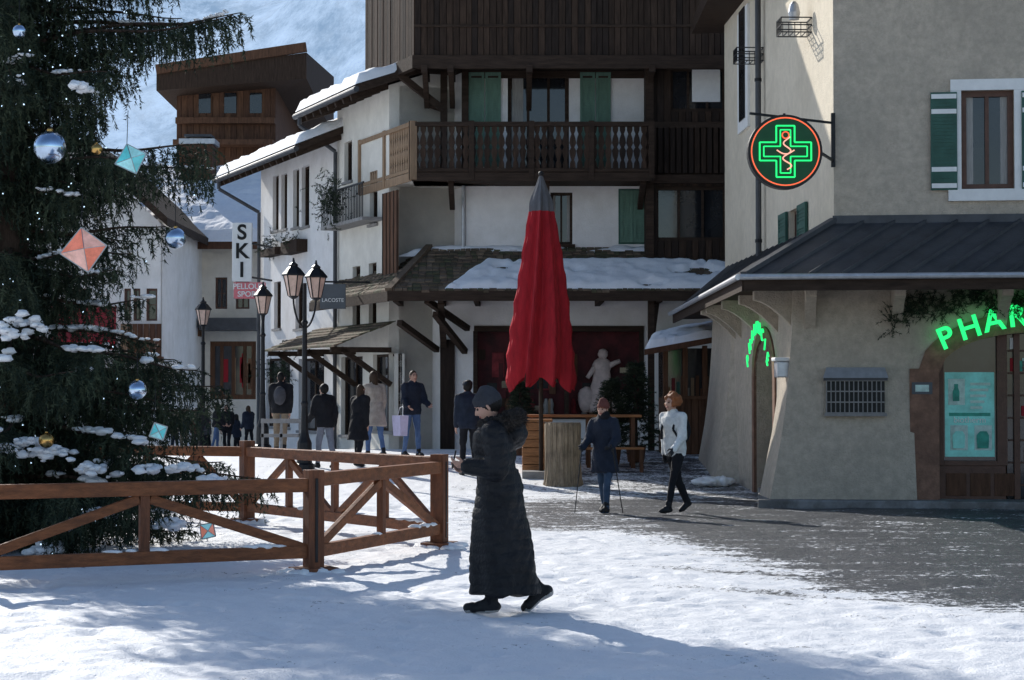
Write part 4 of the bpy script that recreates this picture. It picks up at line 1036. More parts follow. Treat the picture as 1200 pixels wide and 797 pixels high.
p.beam((X(306, 41), 41, z0+.7), (X(354, 41), 41, z0+.7), .06, .09, m_kerb); p.beam((X(306, 41), 41, z0+.4), (X(354, 41), 41, z0+.4), .05, .07, m_kerb); p.done(br)

# ------------------------------------------------------------------ fence
def fence(name, p0, p1, brace, h=.92, mids=1, post0=True, post1=True):
    e = root(name, ((p0[0]+p1[0])/2, (p0[1]+p1[1])/2, 0)); p = Part('rails')
    L_ = math.hypot(p1[0]-p0[0], p1[1]-p0[1]); f_ = Fr(p0, (p1[0]-p0[0], p1[1]-p0[1]))
    p.box(f_, .0, L_, -.06, .06, h-.13, h, m_fence); p.box(f_, 0, L_, -.045, .045, .14, .26, m_fence)
    n = mids+1
    for i in range(n):
        a0 = L_*i/n+.05; a1 = L_*(i+1)/n-.05
        if i % 2 == brace: p.beam(f_.P(a0, 0, .22), f_.P(a1, 0, h-.16), .055, .09, m_fence)
        else: p.beam(f_.P(a0, 0, h-.16), f_.P(a1, 0, .22), .055, .09, m_fence)
    p.done(e, bevel=.008)
    p = Part('posts')
    for i in range(1, n): s = L_*i/n; p.box(f_, s-.045, s+.045, -.035, .035, .2, h-.1, m_fencev)
    for q, on in ((0, post0), (L_, post1)):
        if on:
            p.box(f_, q-.08, q+.08, -.08, .08, -.03, h+.08, m_fencev); p.box(f_, q-.2, q+.2, -.15, .15, -.03, .05, m_fencev)
            p.box(f_, q-.015, q+.015, .08, .088, .1, h, m_iron)
    p.done(e, bevel=.01)
    p = Part('snow_remnants')
    for i in range(int(L_*5)):
        s = R1(0, L_)
        if fbm(s*1.5, L_, 2, 3) > .52: p.ball(f_.P(s, R1(-.02, .02), .265), (R1(.05, .14), .04, R1(.012, .03)), m_snow, 8, 4, .1)
    for q in (0, L_):
        for k in range(12): p.ball(f_.P(q+R1(-.28, .28), R1(-.22, .22), .0), (R1(.05, .13), R1(.05, .13), R1(.02, .06)), m_snow, 8, 4, .12)
    p.done(e, smooth=True)
    return e
F0 = (X(-45, 17.6), 17.6); F1 = (X(368, 19.1), 19.1); F2 = (X(515, 22.3), 22.3); F3 = (X(290, 26.5), 26.5); F4 = (X(60, 27.5), 27.5)
fence('wooden_fence', F0, F1, 0, .90, 1)
fence('wooden_fence', F1, F2, 0, .95, 1, False, True)
fence('wooden_fence', F2, F3, 0, 1.0, 3, False, True)
fence('wooden_fence', F3, F4, 0, 1.0, 3, False, True)

# ------------------------------------------------------------------ spruce
TX, TY = X(12, 22.4), 22.4
tr = root('christmas_spruce', (TX, TY, 0)); p = Part('trunk_and_limbs')
HT = 13.5
p.cyl((TX, TY, -.1), (TX, TY, 6), .24, .17, m_trunk, 14); p.cyl((TX, TY, 6), (TX, TY, HT), .17, .02, m_trunk, 12)
br_list = []
def Rz(z):
    return np.interp(z, [0, .6, 1.2, 2.2, 3.0, 4.0, 5.5, 7, 9, 13.5], [2.5, 2.6, 2.4, 2.05, 1.6, 1.6, 1.7, 1.6, 1.4, .2])
z = .3
while z < 13:
    nb = 7 if z < 7.5 else 4
    o = R1(0, 6.28)
    for k in range(nb):
        br_list.append((z+R1(-.14, .14), o+k*2*math.pi/nb+R1(-.3, .3), Rz(z)*R1(.6, 1.15), R1(.12, .36)))
    z += .30 if z < 7.5 else .45
for (zt0, az, L_, dr) in ((5.75, -.15, 2.75, .12), (5.65, -.45, 2.6, .12), (5.85, .1, 2.6, .12), (4.45, -.2, 2.5, .18), (4.3, .1, 2.2, .2), (4.3, -.6, 2.1, .2), (2.2, -.3, 2.4, .25), (2.0, .1, 2.35, .25), (1.7, -.5, 2.3, .25), (2.3, -.8, 2.3, .25), (1.0, -.35, 2.8, .2), (.9, -.05, 2.8, .2), (6.4, -.5, 1.9, .06), (.8, -.7, 2.9, .2), (.6, -1.1, 2.7, .1), (1.4, -1.2, 2.5, .2), (6.6, -.2, 2.1, .02), (6.9, .3, 2.2, .0)):
    br_list.append((zt0, az, L_, dr))
T0 = []; TD = []; TLn = []; BP = []
for bi, (z, az, L_, dr) in enumerate(br_list):
    n = max(6, int(L_/(.055 if z < 7.5 else .12))); dx, dy = math.cos(az), math.sin(az)
    prev = None; bend = R1(-.25, .25); vig = R1(.75, 1.25); snowy = R1(0, 1) < .42
    for i in range(n+1):
        t_ = i/n; az2 = az+bend*t_; lat = np.array([-math.sin(az2), math.cos(az2), 0])
        pt = np.array([TX+math.cos(az2)*L_*t_, TY+math.sin(az2)*L_*t_, z+.1*t_*L_-dr*L_*t_**1.6+.14*t_**4+.03*math.sin(t_*9+bi)])
        pt[2] = max(pt[2], .12)
        if prev is not None:
            if i % 3 == 0 or i == n: p.cyl(tuple(pp), tuple(pt), .028*(1-t_)+.008, .026*(1-t_)+.006, m_trunk, 5); pp = pt
        else: pp = pt
        prev = pt
        if snowy and t_ > .3: BP.append((pt, t_, bi))
        if t_ < .1: continue
        fw = np.array([math.cos(az2), math.sin(az2), -.1])
        for sgn in (-1, 1):
            if R1(0, 1) < .2: continue
            d_ = fw*R1(.4, .8)+lat*sgn*R1(.35, .9)+np.array([0, 0, R1(-.9, -.15)]); d_ /= np.linalg.norm(d_)
            T0.append(pt); TD.append(d_); TLn.append(vig*R1(.22, .52)*(1-.5*t_)*min(1.2, L_/1.6))
        d_ = fw*R1(0, .35)+lat*R1(-.25, .25)+np.array([0, 0, -1]); d_ /= np.linalg.norm(d_)
        T0.append(pt); TD.append(d_); TLn.append(vig*R1(.15, .5)*(1-.3*t_))
p.done(tr, smooth=True)
T0 = np.array(T0); TD = np.array(TD); TLn = np.array(TLn)
A0, AD_, AL = [T0], [TD], [TLn]
for fr_, keep in ((.9, .2), (.5, .26)):
    idx = np.where((TLn > keep) & (T0[:, 2] < 7.6))[0]
    E0_ = T0[idx]+TD[idx]*TLn[idx][:, None]*fr_; D2 = TD[idx]*.35+rng.normal(size=(len(idx), 3))*.15+np.array([0, 0, -.95]); D2 /= np.linalg.norm(D2, axis=1, keepdims=True)
    A0.append(E0_); AD_.append(D2); AL.append(TLn[idx]*.7)
T0 = np.concatenate(A0); TD = np.concatenate(AD_); TLn = np.concatenate(AL)
needles_mesh('needles', T0, TD, TLn, 18, .060, .0150, [m_needle, m_needle2], tr)
p = Part('bough_snow')
for pt, t_, bi in BP:
    if fbm(pt[0]*2.5, pt[2]*2.5+pt[1], 2, bi % 7) < .52 or R1(0, 1) < .35: continue
    r = R1(.02, .05)*(1.35 if pt[2] < 3.2 else .75)
    for k in range(2): p.ball((pt[0]+R1(-.07, .07), pt[1]+R1(-.07, .07), pt[2]+.02+R1(0, .02)), (r*R1(.9, 1.5), r*R1(.9, 1.5), r*R1(.4, .7)), m_snow, 7, 5, .22)
for (u, v, r) in ((25, 375, .16), (10, 388, .14), (95, 100, .06), (30, 515, .18), (10, 522, .2), (62, 527, .16), (105, 545, .14), (170, 548, .12), (215, 546, .10), (250, 560, .1), (115, 600, .12), (200, 610, .12), (60, 640, .16)):
    yy = TY-1.6
    for k in range(24):
        ax_, az_ = rng.normal()*r*.75, rng.normal()*r*.16; rr = R1(.02, .055)
        p.ball((X(u, yy)+ax_, yy+rng.normal()*.15, Z(v, yy)+az_-abs(ax_)*.3), (rr*1.4, rr*1.3, rr*.75), m_snow, 7, 5, .25)
p.done(tr, smooth=True)
p = Part('string_lights'); tips = T0+TD*TLn[:, None]
ok = np.where((tips[:, 2] < 7.5) & (tips[:, 1] < TY+.3))[0]
for i in rng.choice(ok, 260, replace=False): p.ball(tips[i], .009, m_bulb, 5, 4)
p.done(tr)
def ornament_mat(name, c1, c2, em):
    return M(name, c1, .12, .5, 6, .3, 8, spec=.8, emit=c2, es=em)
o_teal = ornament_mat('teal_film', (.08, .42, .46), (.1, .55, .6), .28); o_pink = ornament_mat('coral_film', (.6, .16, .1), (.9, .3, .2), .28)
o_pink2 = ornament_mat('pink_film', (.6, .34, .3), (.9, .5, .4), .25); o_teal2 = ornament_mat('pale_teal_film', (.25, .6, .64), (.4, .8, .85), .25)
o_silver = M('silver_bauble', (.5, .62, .78), .14, .2, 3, 0, metal=1); o_gold = M('gold_bauble', (.6, .36, .12), .2, .1, 3, 0, metal=1)
o_wire = M('ornament_wire', (.3, .33, .36), .3, .1, 3, 0, metal=.8)
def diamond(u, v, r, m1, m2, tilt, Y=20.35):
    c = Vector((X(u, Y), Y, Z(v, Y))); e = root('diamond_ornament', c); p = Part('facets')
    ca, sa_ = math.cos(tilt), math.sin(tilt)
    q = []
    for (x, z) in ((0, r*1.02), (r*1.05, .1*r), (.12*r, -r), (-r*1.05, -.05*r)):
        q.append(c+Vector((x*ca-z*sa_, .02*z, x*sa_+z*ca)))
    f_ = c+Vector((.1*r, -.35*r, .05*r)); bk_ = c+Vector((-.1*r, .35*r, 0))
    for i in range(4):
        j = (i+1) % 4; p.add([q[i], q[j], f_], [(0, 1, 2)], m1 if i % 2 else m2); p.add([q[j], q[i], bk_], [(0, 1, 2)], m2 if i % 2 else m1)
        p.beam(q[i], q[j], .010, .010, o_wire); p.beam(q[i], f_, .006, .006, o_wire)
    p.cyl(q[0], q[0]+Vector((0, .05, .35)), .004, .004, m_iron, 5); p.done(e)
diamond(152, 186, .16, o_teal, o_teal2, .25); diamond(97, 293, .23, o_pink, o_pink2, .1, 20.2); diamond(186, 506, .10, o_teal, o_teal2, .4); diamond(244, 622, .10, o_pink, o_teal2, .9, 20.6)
def bauble(u, v, r, m, Y=20.4):
    c = Vector((X(u, Y), Y, Z(v, Y))); e = root('christmas_bauble', c); p = Part('ball'); p.ball(c, r, m, 20, 14)
    p.cyl(c+Vector((0, 0, r*.95)), c+Vector((0, 0, r*1.15)), r*.2, r*.18, o_gold, 10); p.cyl(c+Vector((0, 0, r*1.15)), c+Vector((0, 0, r*1.15+.25)), .004, .004, m_iron, 5); p.done(e, smooth=True)
for a_ in ((57, 172, .17, o_silver), (205, 279, .11, o_silver), (161, 457, .10, o_silver), (112, 174, .06, o_gold), (55, 516, .08, o_gold), (20, 35, .07, o_silver)): bauble(*a_)

# ------------------------------------------------------------------ people
def capm(p0, p1, r0, r1, n=12, k=4):
    p0 = Vector(p0); p1 = Vector(p1); d = p1-p0
    if d.length < 1e-5: d = Vector((0, 0, 1e-4))
    dn = d.normalized(); a_ = dn.cross(Vector((0, 0, 1)))
    if a_.length < 1e-3: a_ = Vector((1, 0, 0))
    a_.normalize(); b_ = dn.cross(a_); vs = []; rings = []
    for i in range(k+1):
        ph_ = -math.pi/2+math.pi/2*i/k; rings.append((p0+dn*(r0*math.sin(ph_)), max(1e-4, r0*math.cos(ph_))))
    for i in range(k+1):
        ph_ = math.pi/2*i/k; rings.append((p1+dn*(r1*math.sin(ph_)), max(1e-4, r1*math.cos(ph_))))
    for c, r in rings:
        for i in range(n): t_ = 2*math.pi*i/n; vs.append(c+a_*(r*math.cos(t_))+b_*(r*math.sin(t_)))
    fs = [(j*n+i, j*n+(i+1) % n, (j+1)*n+(i+1) % n, (j+1)*n+i) for j in range(len(rings)-1) for i in range(n)]
    fs += [tuple(range(n-1, -1, -1)), tuple(range((len(rings)-1)*n, len(rings)*n))]
    return vs, fs
class Fig:
    def __init__(s): s.pr = []; s.V = []; s.Fc = []; s.xV = []; s.xF = []; s.xM = []
    def _a(s, vs, fs): b_ = len(s.V); s.V += [tuple(v) for v in vs]; s.Fc += [tuple(b_+i for i in f_) for f_ in fs]
    def cap(s, p0, p1, r0, r1, m): s._a(*capm(p0, p1, r0, r1)); s.pr.append(('c', np.array(p0, float), np.array(p1, float), r0, r1, m))
    def ell(s, c, r, m):
        q = Part('t'); q.ball(c, r, m_snow, 16, 10); s._a(q.v, q.f); s.pr.append(('e', np.array(c, float), np.array(r, float), m))
    def loft(s, rings, m, n=28):
        rings = sorted(rings, key=lambda r: r[2]); vs = []
        for (cx, cy, z, rx, ry) in rings:
            for i in range(n): t_ = 2*math.pi*i/n; vs.append((cx+rx*math.cos(t_), cy+ry*math.sin(t_), z))
        k = len(rings); fs = [(j*n+i, j*n+(i+1) % n, (j+1)*n+(i+1) % n, (j+1)*n+i) for j in range(k-1) for i in range(n)]
        fs += [tuple(range(n-1, -1, -1)), tuple(range((k-1)*n, k*n))]; s._a(vs, fs); s.pr.append(('l', np.array(rings, float), m))
    def xcap(s, p0, p1, r0, r1, m, n=8):
        vs, fs = capm(p0, p1, r0, r1, n, 3); b_ = len(s.xV); s.xV += [tuple(v) for v in vs]; s.xF += [tuple(b_+i for i in f_) for f_ in fs]; s.xM += [m]*len(fs)
    def dist(s, P):
        out = []; ms = []
        for q in s.pr:
            if q[0] == 'c':
                d = q[2]-q[1]; t_ = np.clip(((P-q[1])@d)/max(1e-9, d@d), 0, 1); out.append(np.linalg.norm(P-(q[1]+t_[:, None]*d), axis=1)-(q[3]+t_*(q[4]-q[3]))); ms.append(q[5])
            elif q[0] == 'e': out.append((np.linalg.norm((P-q[1])/q[2], axis=1)-1)*q[2].min()); ms.append(q[3])
            else:
                r = q[1]; z = P[:, 2]; cx = np.interp(z, r[:, 2], r[:, 0]); cy = np.interp(z, r[:, 2], r[:, 1]); rx = np.interp(z, r[:, 2], r[:, 3]); ry = np.interp(z, r[:, 2], r[:, 4])
                k = (np.sqrt(((P[:, 0]-cx)/rx)**2+((P[:, 1]-cy)/ry)**2)-1)*np.minimum(rx, ry)
                out.append(np.maximum(k, np.maximum(r[0, 2]-z, z-r[-1, 2]))); ms.append(q[2])
        return np.array(out), ms
def mkmesh(name, vs, fs, mi, mats):
    me = bpy.data.meshes.new(name); me.from_pydata(vs, [], fs)
    for m in mats: me.materials.append(m)
    me.polygons.foreach_set('material_index', mi); me.polygons.foreach_set('use_smooth', [True]*len(fs)); me.update(); return me
def hand(F_, wr, d, n, m, k=1., curl=.5):
    d = Vector(d).normalized(); n = Vector(n); n = (n-d*n.dot(d)).normalized(); s_ = d.cross(n).normalized()
    wr = Vector(wr)
    if s_.x < 0: s_ = -s_
    for o_ in (-.028, -.01, .01, .028):
        F_.xcap(wr+s_*o_*.7, wr+d*.085*k+s_*o_, .014, .012, m)
    for o_, ln in ((-.031, .055), (-.0105, .07), (.0105, .076), (.031, .068)):
        q = wr+d*.088*k+s_*o_; a_ = curl*.5; dd = d
        for j in range(3):
            dd = (dd*math.cos(a_)+n*math.sin(a_)).normalized(); q2 = q+dd*ln*k*(.42, .33, .25)[j]
            F_.xcap(q, q2, .0095-.001*j, .0085-.001*j, m, 6); q = q2
    q = wr+d*.03*k+s_*.03; dd = (d*.6+s_*.6+n*.4).normalized(); F_.xcap(q, q+dd*.04*k, .013, .011, m, 6); F_.xcap(q+dd*.04*k, q+dd*.04*k+(d*.9+n*.35).normalized()*.032*k, .011, .009, m, 6)
skin = M('skin', (.52, .30, .22), .55, .08, 8, .1, 60); skin2 = M('glove', (.03, .03, .035), .8, .2, 8, .2, 60)
eyem = M('eye_dark', (.03, .02, .015), .3, 0, 5, 0); lipm = M('lip', (.38, .13, .11), .5, 0, 5, 0)
def cloth(name, c, r=.85, v=.25): return M(name, c, r, v, 7, .5, 45, spec=.2)
c_blackcoat = cloth('black_puffer', (.013, .013, .015), .5, .4); c_black = cloth('black_cloth', (.014, .014, .017)); c_navy = cloth('navy_cloth', (.02, .026, .042))
c_beige = cloth('beige_coat', (.42, .36, .30)); c_whitej = cloth('white_fleece', (.68, .68, .66)); c_jean = cloth('blue_denim', (.09, .15, .28)); c_greyj = cloth('grey_denim', (.20, .21, .25))
c_hat = cloth('grey_knit', (.045, .046, .054)); c_fur = cloth('dark_fur', (.035, .029, .026)); c_boot = cloth('boot_leather', (.02, .02, .022), .6); c_sole = cloth('pale_sole', (.35, .34, .33))
c_hairb = cloth('brown_hair', (.05, .03, .018), .6); c_hairo = cloth('auburn_hair', (.26, .09, .035), .6); c_hairk = cloth('black_hair', (.012, .01, .009), .6)
c_maroon = cloth('maroon_knit', (.14, .05, .04)); c_blue = cloth('blue_jacket', (.02, .07, .28)); c_tan = cloth('tan_trousers', (.22, .17, .12)); c_teal = cloth('slate_leggings', (.05, .08, .13)); c_grey = cloth('grey_jacket', (.07, .07, .08))
def person(name, u, Y, yaw, H, top, pants, shoe=c_boot, hair=c_hairb, hairstyle='short', hat=None, hatstyle='beanie', legs=((.12, .1, 0), (-.12, .12, .1)), arms=((.1, .25, .08), (-.1, .25, .08)),
           lean=.03, jt=.02, coat=None, hy=0, hp=0, glove=False, voxel=.014, fur=False, sole=None, z=None, hemspread=.0, quilt=False, backpack=None, scarf=None, prop=None, rings=None):
    x = X(u, Y); zg = g(x, Y) if z is None else z; k = H/1.7
    F_ = Fig(); V = Vector
    drops = [.43*math.cos(a_)+.42*math.cos(a_-kf)+.075+.15*max(0, math.sin(pt)) for a_, kf, pt in legs]; hz = max(drops)
    knees = []
    for sg_, (a_, kf, pt) in zip((1, -1), legs):
        hp_ = V((0, sg_*.09, hz)); kn = hp_+V((.43*math.sin(a_), 0, -.43*math.cos(a_))); an = kn+V((.42*math.sin(a_-kf), 0, -.42*math.cos(a_-kf)))
        F_.cap(hp_, kn, .088, .062, pants); F_.cap(kn, an, .064, .05, pants)
        f_ = V((math.cos(pt), 0, -math.sin(pt))); n_ = V((math.sin(pt), 0, math.cos(pt)))
        F_.cap(an+n_*.06, an-f_*.01-n_*.01, .052, .05, shoe)
        he = an-f_*.045-n_*.035; ba = an+f_*.14-n_*.042; F_.cap(he, ba, .044, .042, shoe); F_.cap(ba-V((0, .012, 0)), ba+f_*.035, .036, .032, shoe); F_.cap(an, an+f_*.09-n_*.02, .045, .035, shoe)
        if sole: F_.cap(he-n_*.024, ba-n_*.016+f_*.03, .034, .03, sole)
        knees.append((kn, an))
    lx = lambda z_: lean*(z_-hz)/.5
    j = jt
    F_.loft([(lx(hz-.08), 0, hz-.08, .10+j, .15+j), (lx(hz+.02), 0, hz+.02, .118+j, .165+j), (lx(hz+.2), 0, hz+.2, .105+j, .14+j), (lx(hz+.38), 0, hz+.38, .122+j, .168+j), (lx(hz+.47), 0, hz+.47, .105+j, .165+j), (lx(hz+.53), 0, hz+.53, .075+j*.5, .11+j*.5), (lx(hz+.57), 0, hz+.57, .055, .065)], top)
    if rings: F_.loft(rings, top, 40)
    elif coat is not None:
        zs2 = np.linspace(coat, hz+.15, 6); rg = []
        for i, zz in enumerate(zs2):
            t_ = 1-i/5; rg.append((lx(zz)*.5+(-.03)*t_, 0, zz, .115+j+(.06+hemspread)*t_, .15+j+.05*t_))
        F_.loft(rg, top)
    sz = hz+.47
    for sg_, arm in zip((1, -1), arms):
        sw, el, ab = arm[:3]; tin = arm[3] if len(arm) > 3 else 0
        sh = V((lx(sz), sg_*.17, sz)); up_ = V((math.sin(sw), sg_*math.sin(ab), -math.cos(sw))).normalized(); eb = sh+up_*.28
        fo = V((math.sin(sw+el), -sg_*math.sin(tin), -math.cos(sw+el))).normalized(); wr = eb+fo*.235
        F_.cap((lx(sz), sg_*.05, sz+.01), sh, .07+j*.6, .06+j*.8, top); F_.cap(sh, eb, .056+j, .046+j*.9, top); F_.cap(eb, wr, .046+j*.9, .036+j*.6, top)
        pn = V((0, -sg_, 0)) if abs(fo.z) > .6 else V((0, -sg_*.6, .8))
        hand(F_, wr+fo*.01, fo, pn, skin2 if glove else skin, 1., .9 if el > .9 else .6)
    nk = V((lx(hz+.55), 0, hz+.55)); hc = V((lx(hz+.66)+.02+.03*math.sin(hp), 0, hz+.672))
    F_.cap(nk, hc-V((0, 0, .05)), .055, .05, scarf or skin)
    if scarf: F_.cap(nk+V((-.03, -.04, .01)), nk+V((.03, .04, .02)), .085, .085, scarf)
    elif top is not skin: F_.loft([(nk.x, 0, hz+.50, .085+j*.4, .10+j*.4), (nk.x, 0, hz+.585, .07, .075)], top)
    R_ = Matrix.Rotation(hy, 3, 'Z') @ Matrix.Rotation(hp, 3, 'Y'); h_ = lambda a_, b_, c_: hc+R_ @ V((a_, b_, c_))
    F_.ell(hc, (.092, .074, .108), skin); F_.cap(h_(.035, 0, -.055), h_(.055, 0, -.075), .045, .03, skin)
    F_.cap(h_(.088, 0, .012), h_(.105, 0, -.02), .011, .015, skin)
    for sg_ in (1, -1):
        F_.xcap(h_(.076, sg_*.031, .012), h_(.08, sg_*.031, .012), .0105, .0105, eyem); F_.xcap(h_(.0, sg_*.072, .01), h_(-.005, sg_*.076, -.02), .014, .01, skin); F_.xcap(h_(.082, sg_*.015, .034), h_(.074, sg_*.045, .034), .005, .005, hair)
    F_.xcap(h_(.085, -.02, -.052), h_(.085, .02, -.052), .007, .007, lipm)
    if hairstyle in ('short', 'long', 'curly', 'pony'):
        F_.ell(h_(-.022, 0, .022), (.098, .084, .108), hair)
    if hairstyle == 'long':
        F_.cap(h_(-.045, 0, 0), h_(-.075, 0, -.2), .078, .06, hair)
        for sg_ in (1, -1): F_.cap(h_(-.01, sg_*.06, 0), h_(-.02, sg_*.075, -.17), .035, .03, hair)
    if hairstyle == 'pony': F_.cap(h_(-.1, 0, .03), h_(-.14, 0, -.12), .035, .025, hair)
    if hairstyle == 'curly':
        for i in range(40):
            t_ = R1(0, 6.28); ph_ = R1(-.5, 1.4); q = V((math.cos(t_)*math.cos(ph_)*.11-.03, math.sin(t_)*math.cos(ph_)*.105, math.sin(ph_)*.11+.03))
            if q.x > .05 and q.z < .07: continue
            F_.ell(hc+R_ @ q, (.034, .034, .034), hair)
    if hat:
        if hatstyle == 'beanie':
            F_.ell(h_(-.018, 0, .05), (.108, .092, .095), hat); F_.ell(h_(-.035, 0, .1), (.075, .07, .065), hat)
            F_.ell(h_(-.01, 0, .045), (.112, .096, .035), hat)
        else:
            F_.ell(h_(-.01, 0, .05), (.102, .088, .075), hat); F_.cap(h_(.08, -.03, .05), h_(.15, 0, .035), .02, .014, hat); F_.cap(h_(.08, .03, .05), h_(.15, 0, .035), .02, .014, hat)
    furc = lambda t_: V((lx(hz+.57)-.075+.125*math.cos(t_), .14*math.sin(t_), hz+.55-.045*math.cos(t_)))
    if fur:
        for i in range(16):
            F_.ell(furc(2*math.pi*i/16), (.06, .06, .058), c_fur)
        F_.ell((lx(hz+.5)-.16, 0, hz+.47), (.10, .14, .13), top)
    if backpack: F_.ell((lx(hz+.3)-.17-j, 0, hz+.3), (.09, .13, .2), backpack)
    me = bpy.data.meshes.new('tmp'); me.from_pydata(F_.V, [], F_.Fc); me.update(); ob = bpy.data.objects.new('tmp', me); COL.objects.link(ob)
    r = ob.modifiers.new('r', 'REMESH'); r.mode = 'VOXEL'; r.voxel_size = voxel; sm = ob.modifiers.new('s', 'SMOOTH'); sm.factor = .5; sm.iterations = 4
    dg = bpy.context.evaluated_depsgraph_get(); ev = ob.evaluated_get(dg); m2 = ev.to_mesh()
    nv = len(m2.vertices); P = np.empty(nv*3); m2.vertices.foreach_get('co', P); P = P.reshape(-1, 3); Nn = np.empty(nv*3); m2.vertices.foreach_get('normal', Nn); Nn = Nn.reshape(-1, 3)
    polys = [tuple(q.vertices) for q in m2.polygons]; ev.to_mesh_clear(); bpy.data.objects.remove(ob)
    cen = np.array([P[list(q)].mean(0) for q in polys]); D_, ms = F_.dist(cen); best = D_.argmin(0)
    mats = []
    for m in ms+F_.xM:
        if m not in mats: mats.append(m)
    mi = [mats.index(ms[b_]) for b_ in best]
    Dv, _ = F_.dist(P); bv = Dv.argmin(0); cl = np.array([0 if ms[b_] in (skin, ) else 1 for b_ in bv]); ish = np.array([1. if ms[b_] is top else 0 for b_ in bv]); isf = np.array([1. if ms[b_] is c_fur else 0 for b_ in bv])
    fold = (fbm(P[:, 0]*7+P[:, 1]*5, P[:, 2]*6+P[:, 1]*6, 3, int(u))-.5)*.042*cl
    if quilt: fold = fold*1.2+ish*(np.abs(np.sin(P[:, 2]*math.pi/.085+P[:, 0]*1.2+fbm(P[:, 0]*4, P[:, 2]*4, 2, 3)*2))**.5-.7)*.007+ish*np.sin(np.arctan2(P[:, 1], P[:, 0])*5+P[:, 2]*3)*.016*np.clip(1.1-P[:, 2], 0, 1)
    fold += isf*(rng.random(nv)-.3)*.03
    P = P+Nn*fold[:, None]
    nb = len(P); allv = np.concatenate([P, np.array(F_.xV)]) if F_.xV else P
    fcs = polys+[tuple(nb+i for i in f_) for f_ in F_.xF]; mi += [mats.index(m) for m in F_.xM]
    allv = allv*k
    e = root(name, (x, Y, zg)); e.rotation_euler = (0, 0, yaw)
    b_ = bpy.data.objects.new('body', mkmesh('body', allv.tolist(), fcs, mi, mats)); COL.objects.link(b_); b_.parent = e
    if fur:
        q = Part('fur_trim')
        for i in range(4200):
            c = furc(R1(0, 6.28)); dd = V((rng.normal(), rng.normal(), rng.normal())).normalized(); b0 = c+dd*.05; s_ = dd.cross(V((R1(-1, 1), R1(-1, 1), 1))).normalized()*.004
            q.add([b0-s_, b0+s_, b0+(dd+V((0, 0, -.3)))*R1(.03, .07)], [(0, 1, 2)], c_fur)
        o2 = q.done(); o2.parent = e; o2.scale = (k, k, k)
    if prop:
        q = Part('belongings'); prop(q, hz); o2 = q.done(); o2.parent = e; o2.scale = (k, k, k)
    return e
PI = math.pi
def phone(q, hz): q.beam((.37, .02, hz+.19), (.34, .02, hz+.33), .07, .012, m_black, (1, 0, 0))
person('woman_in_long_coat', 585, 15.65, PI+.04, 1.70, c_blackcoat, c_black, c_boot, c_hairk, 'short', c_hat, 'beanie', legs=((.09, .02, 0), (-.22, .35, .62)), arms=((-.08, 1.75, .14, .35), (-.12, 1.65, .14, .35)), lean=.045, jt=.046, hp=.42, voxel=.009, fur=True, sole=c_sole, quilt=True, prop=phone,
       rings=[(-.055, 0, .15, .285, .23), (-.045, 0, .30, .265, .22), (-.03, 0, .5, .24, .21), (-.01, 0, .75, .21, .205), (-.005, 0, .98, .19, .20), (.01, 0, 1.12, .165, .185)])
def poles(q, hz):
    for s_ in (-1, 1):
        q.cyl((.28, s_*.26, .98), (.05 if s_ > 0 else .38, s_*.33, .0), .01, .007, m_iron, 6); q.cyl((.285, s_*.26, .95), (.275, s_*.26, 1.07), .018, .018, m_iron, 8)
person('walker_with_poles', 708, 28.6, PI*1.5-.45, 1.58, c_navy, c_teal, c_boot, c_hairo, 'short', c_maroon, 'beanie', legs=((.22, .12, 0), (-.2, .2, .25)), arms=((.15, 1.05, .25), (.15, .95, .25)), coat=.62, scarf=c_black, jt=.03, glove=True, sole=c_teal, prop=poles, hp=.15)
def daypack(q, hz):
    for s_ in (-1, 1): q.tube([(-.12, s_*.11, hz+.46), (.0, s_*.12, hz+.53), (.12, s_*.11, hz+.45), (.165, s_*.11, hz+.3), (.1, s_*.17, hz+.16)], .018, c_black, 6)
person('woman_in_white_jacket', 791, 28.5, PI+.75, 1.69, c_whitej, c_black, c_boot, c_hairo, 'curly', legs=((.34, .1, 0), (-.32, .22, .4)), arms=((.1, .7, .12), (-.25, .3, .15)), jt=.028, backpack=c_black, lean=.05, glove=True, prop=daypack)
person('man_in_cap', 549, 37, PI*.5+.3, 1.74, c_navy, c_black, hair=c_hairk, hat=c_navy, hatstyle='cap', jt=.03)
def bag(q, hz):
    q.hexa([(.02, -.42, .42), (.34, -.42, .42), (.34, -.27, .42), (.02, -.27, .42), (.0, -.44, .82), (.38, -.44, .82), (.38, -.26, .82), (.0, -.26, .82)], bagm)
    q.tube([(.08, -.35, .82), (.1, -.32, .97), (.2, -.3, 1.0), (.28, -.33, .97), (.3, -.35, .82)], .006, m_white, 5)
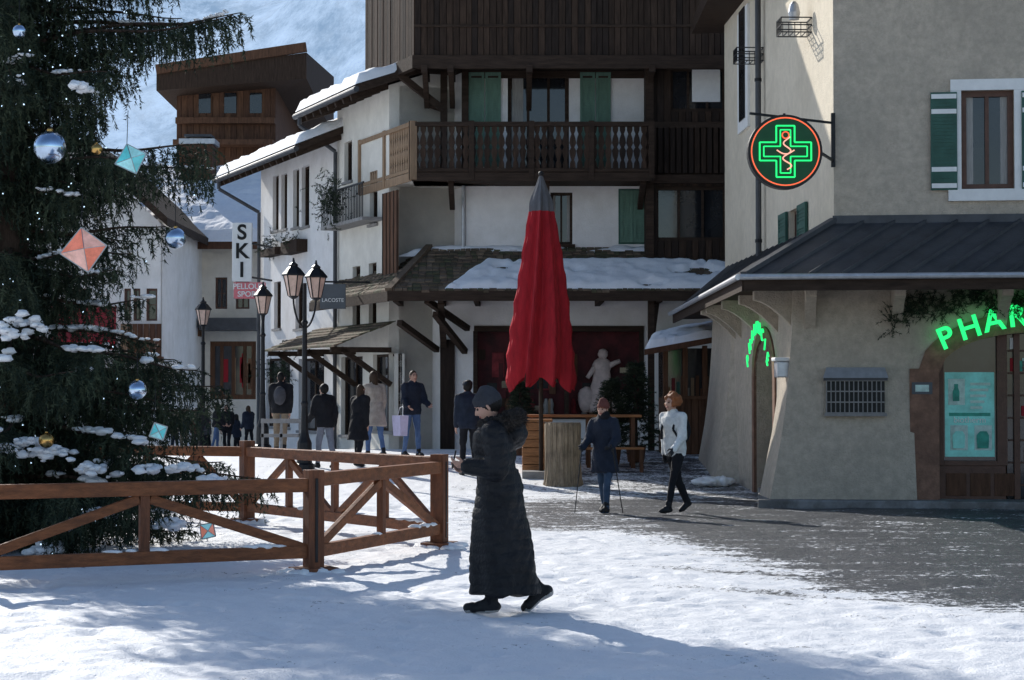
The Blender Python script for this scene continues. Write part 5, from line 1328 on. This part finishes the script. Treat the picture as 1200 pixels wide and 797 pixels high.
bagm = M('lilac_bag', (.66, .6, .78), .6, .12, 8, .2, 20)
person('shopper_with_bag', 483, 40.5, PI*1.5+.5, 1.74, c_navy, c_jean, hair=c_hairb, hairstyle='short', jt=.035, legs=((.16, .05, 0), (-.14, .12, .1)), arms=((.25, .9, .15), (.15, .9, .15)), prop=bag)
person('woman_in_beige_coat', 439, 40.5, PI*.5+.6, 1.72, c_beige, c_jean, hair=c_hairb, hairstyle='long', coat=.62, jt=.03, legs=((.18, .1, 0), (-.18, .15, .15)), arms=((.3, 1.2, .1), (-.1, .4, .1)))
person('woman_in_black_coat', 421, 38.5, PI*.5-.7, 1.56, c_black, c_black, hair=c_hairb, hairstyle='long', coat=.55, jt=.04)
person('woman_in_grey_jeans', 381, 38.2, PI*.5+.7, 1.60, c_black, c_greyj, hair=c_hairk, hairstyle='short', hat=None, jt=.05, legs=((.2, .1, 0), (-.2, .2, .2)), arms=((.3, .6, .12), (-.25, .4, .12)))
person('man_with_backpack', 329, 42, PI*.5, 1.68, c_black, c_tan, hair=c_hairk, backpack=c_grey, jt=.04)
for (u, vh, Y, m, ps) in ((266, 475, 50, c_black, c_black), (292, 481, 48, c_navy, c_black), (243, 481, 52, c_grey, c_black), (228, 484, 50, c_maroon, c_black), (205, 490, 51, c_black, c_navy), (254, 484, 47, c_black, c_jean), (278, 486, 53, c_navy, c_black), (235, 488, 46, c_black, c_black), (216, 486, 49, c_navy, c_tan)):
    zz = g(0, Y); person('pedestrian', u, Y, R1(0, 6), max(1.1, Z(vh, Y)-zz), m, ps, hair=random.choice([c_hairb, c_hairk]), hairstyle=random.choice(['short', 'long']), jt=.05, voxel=.02, legs=((.1, .1, 0), (-.15, .1, .1)), arms=((R1(-.2, .3), R1(.2, 1.2), .1), (R1(-.2, .3), R1(.2, 1.2), .1)))
person('man_on_balcony', 469, 47.3, PI+.7, 1.72, c_blue, c_black, hair=c_hairb, z=Z(205, 44.6)+.07, voxel=.018, arms=((.5, .8, .1), (.5, .8, .1)), jt=.04)
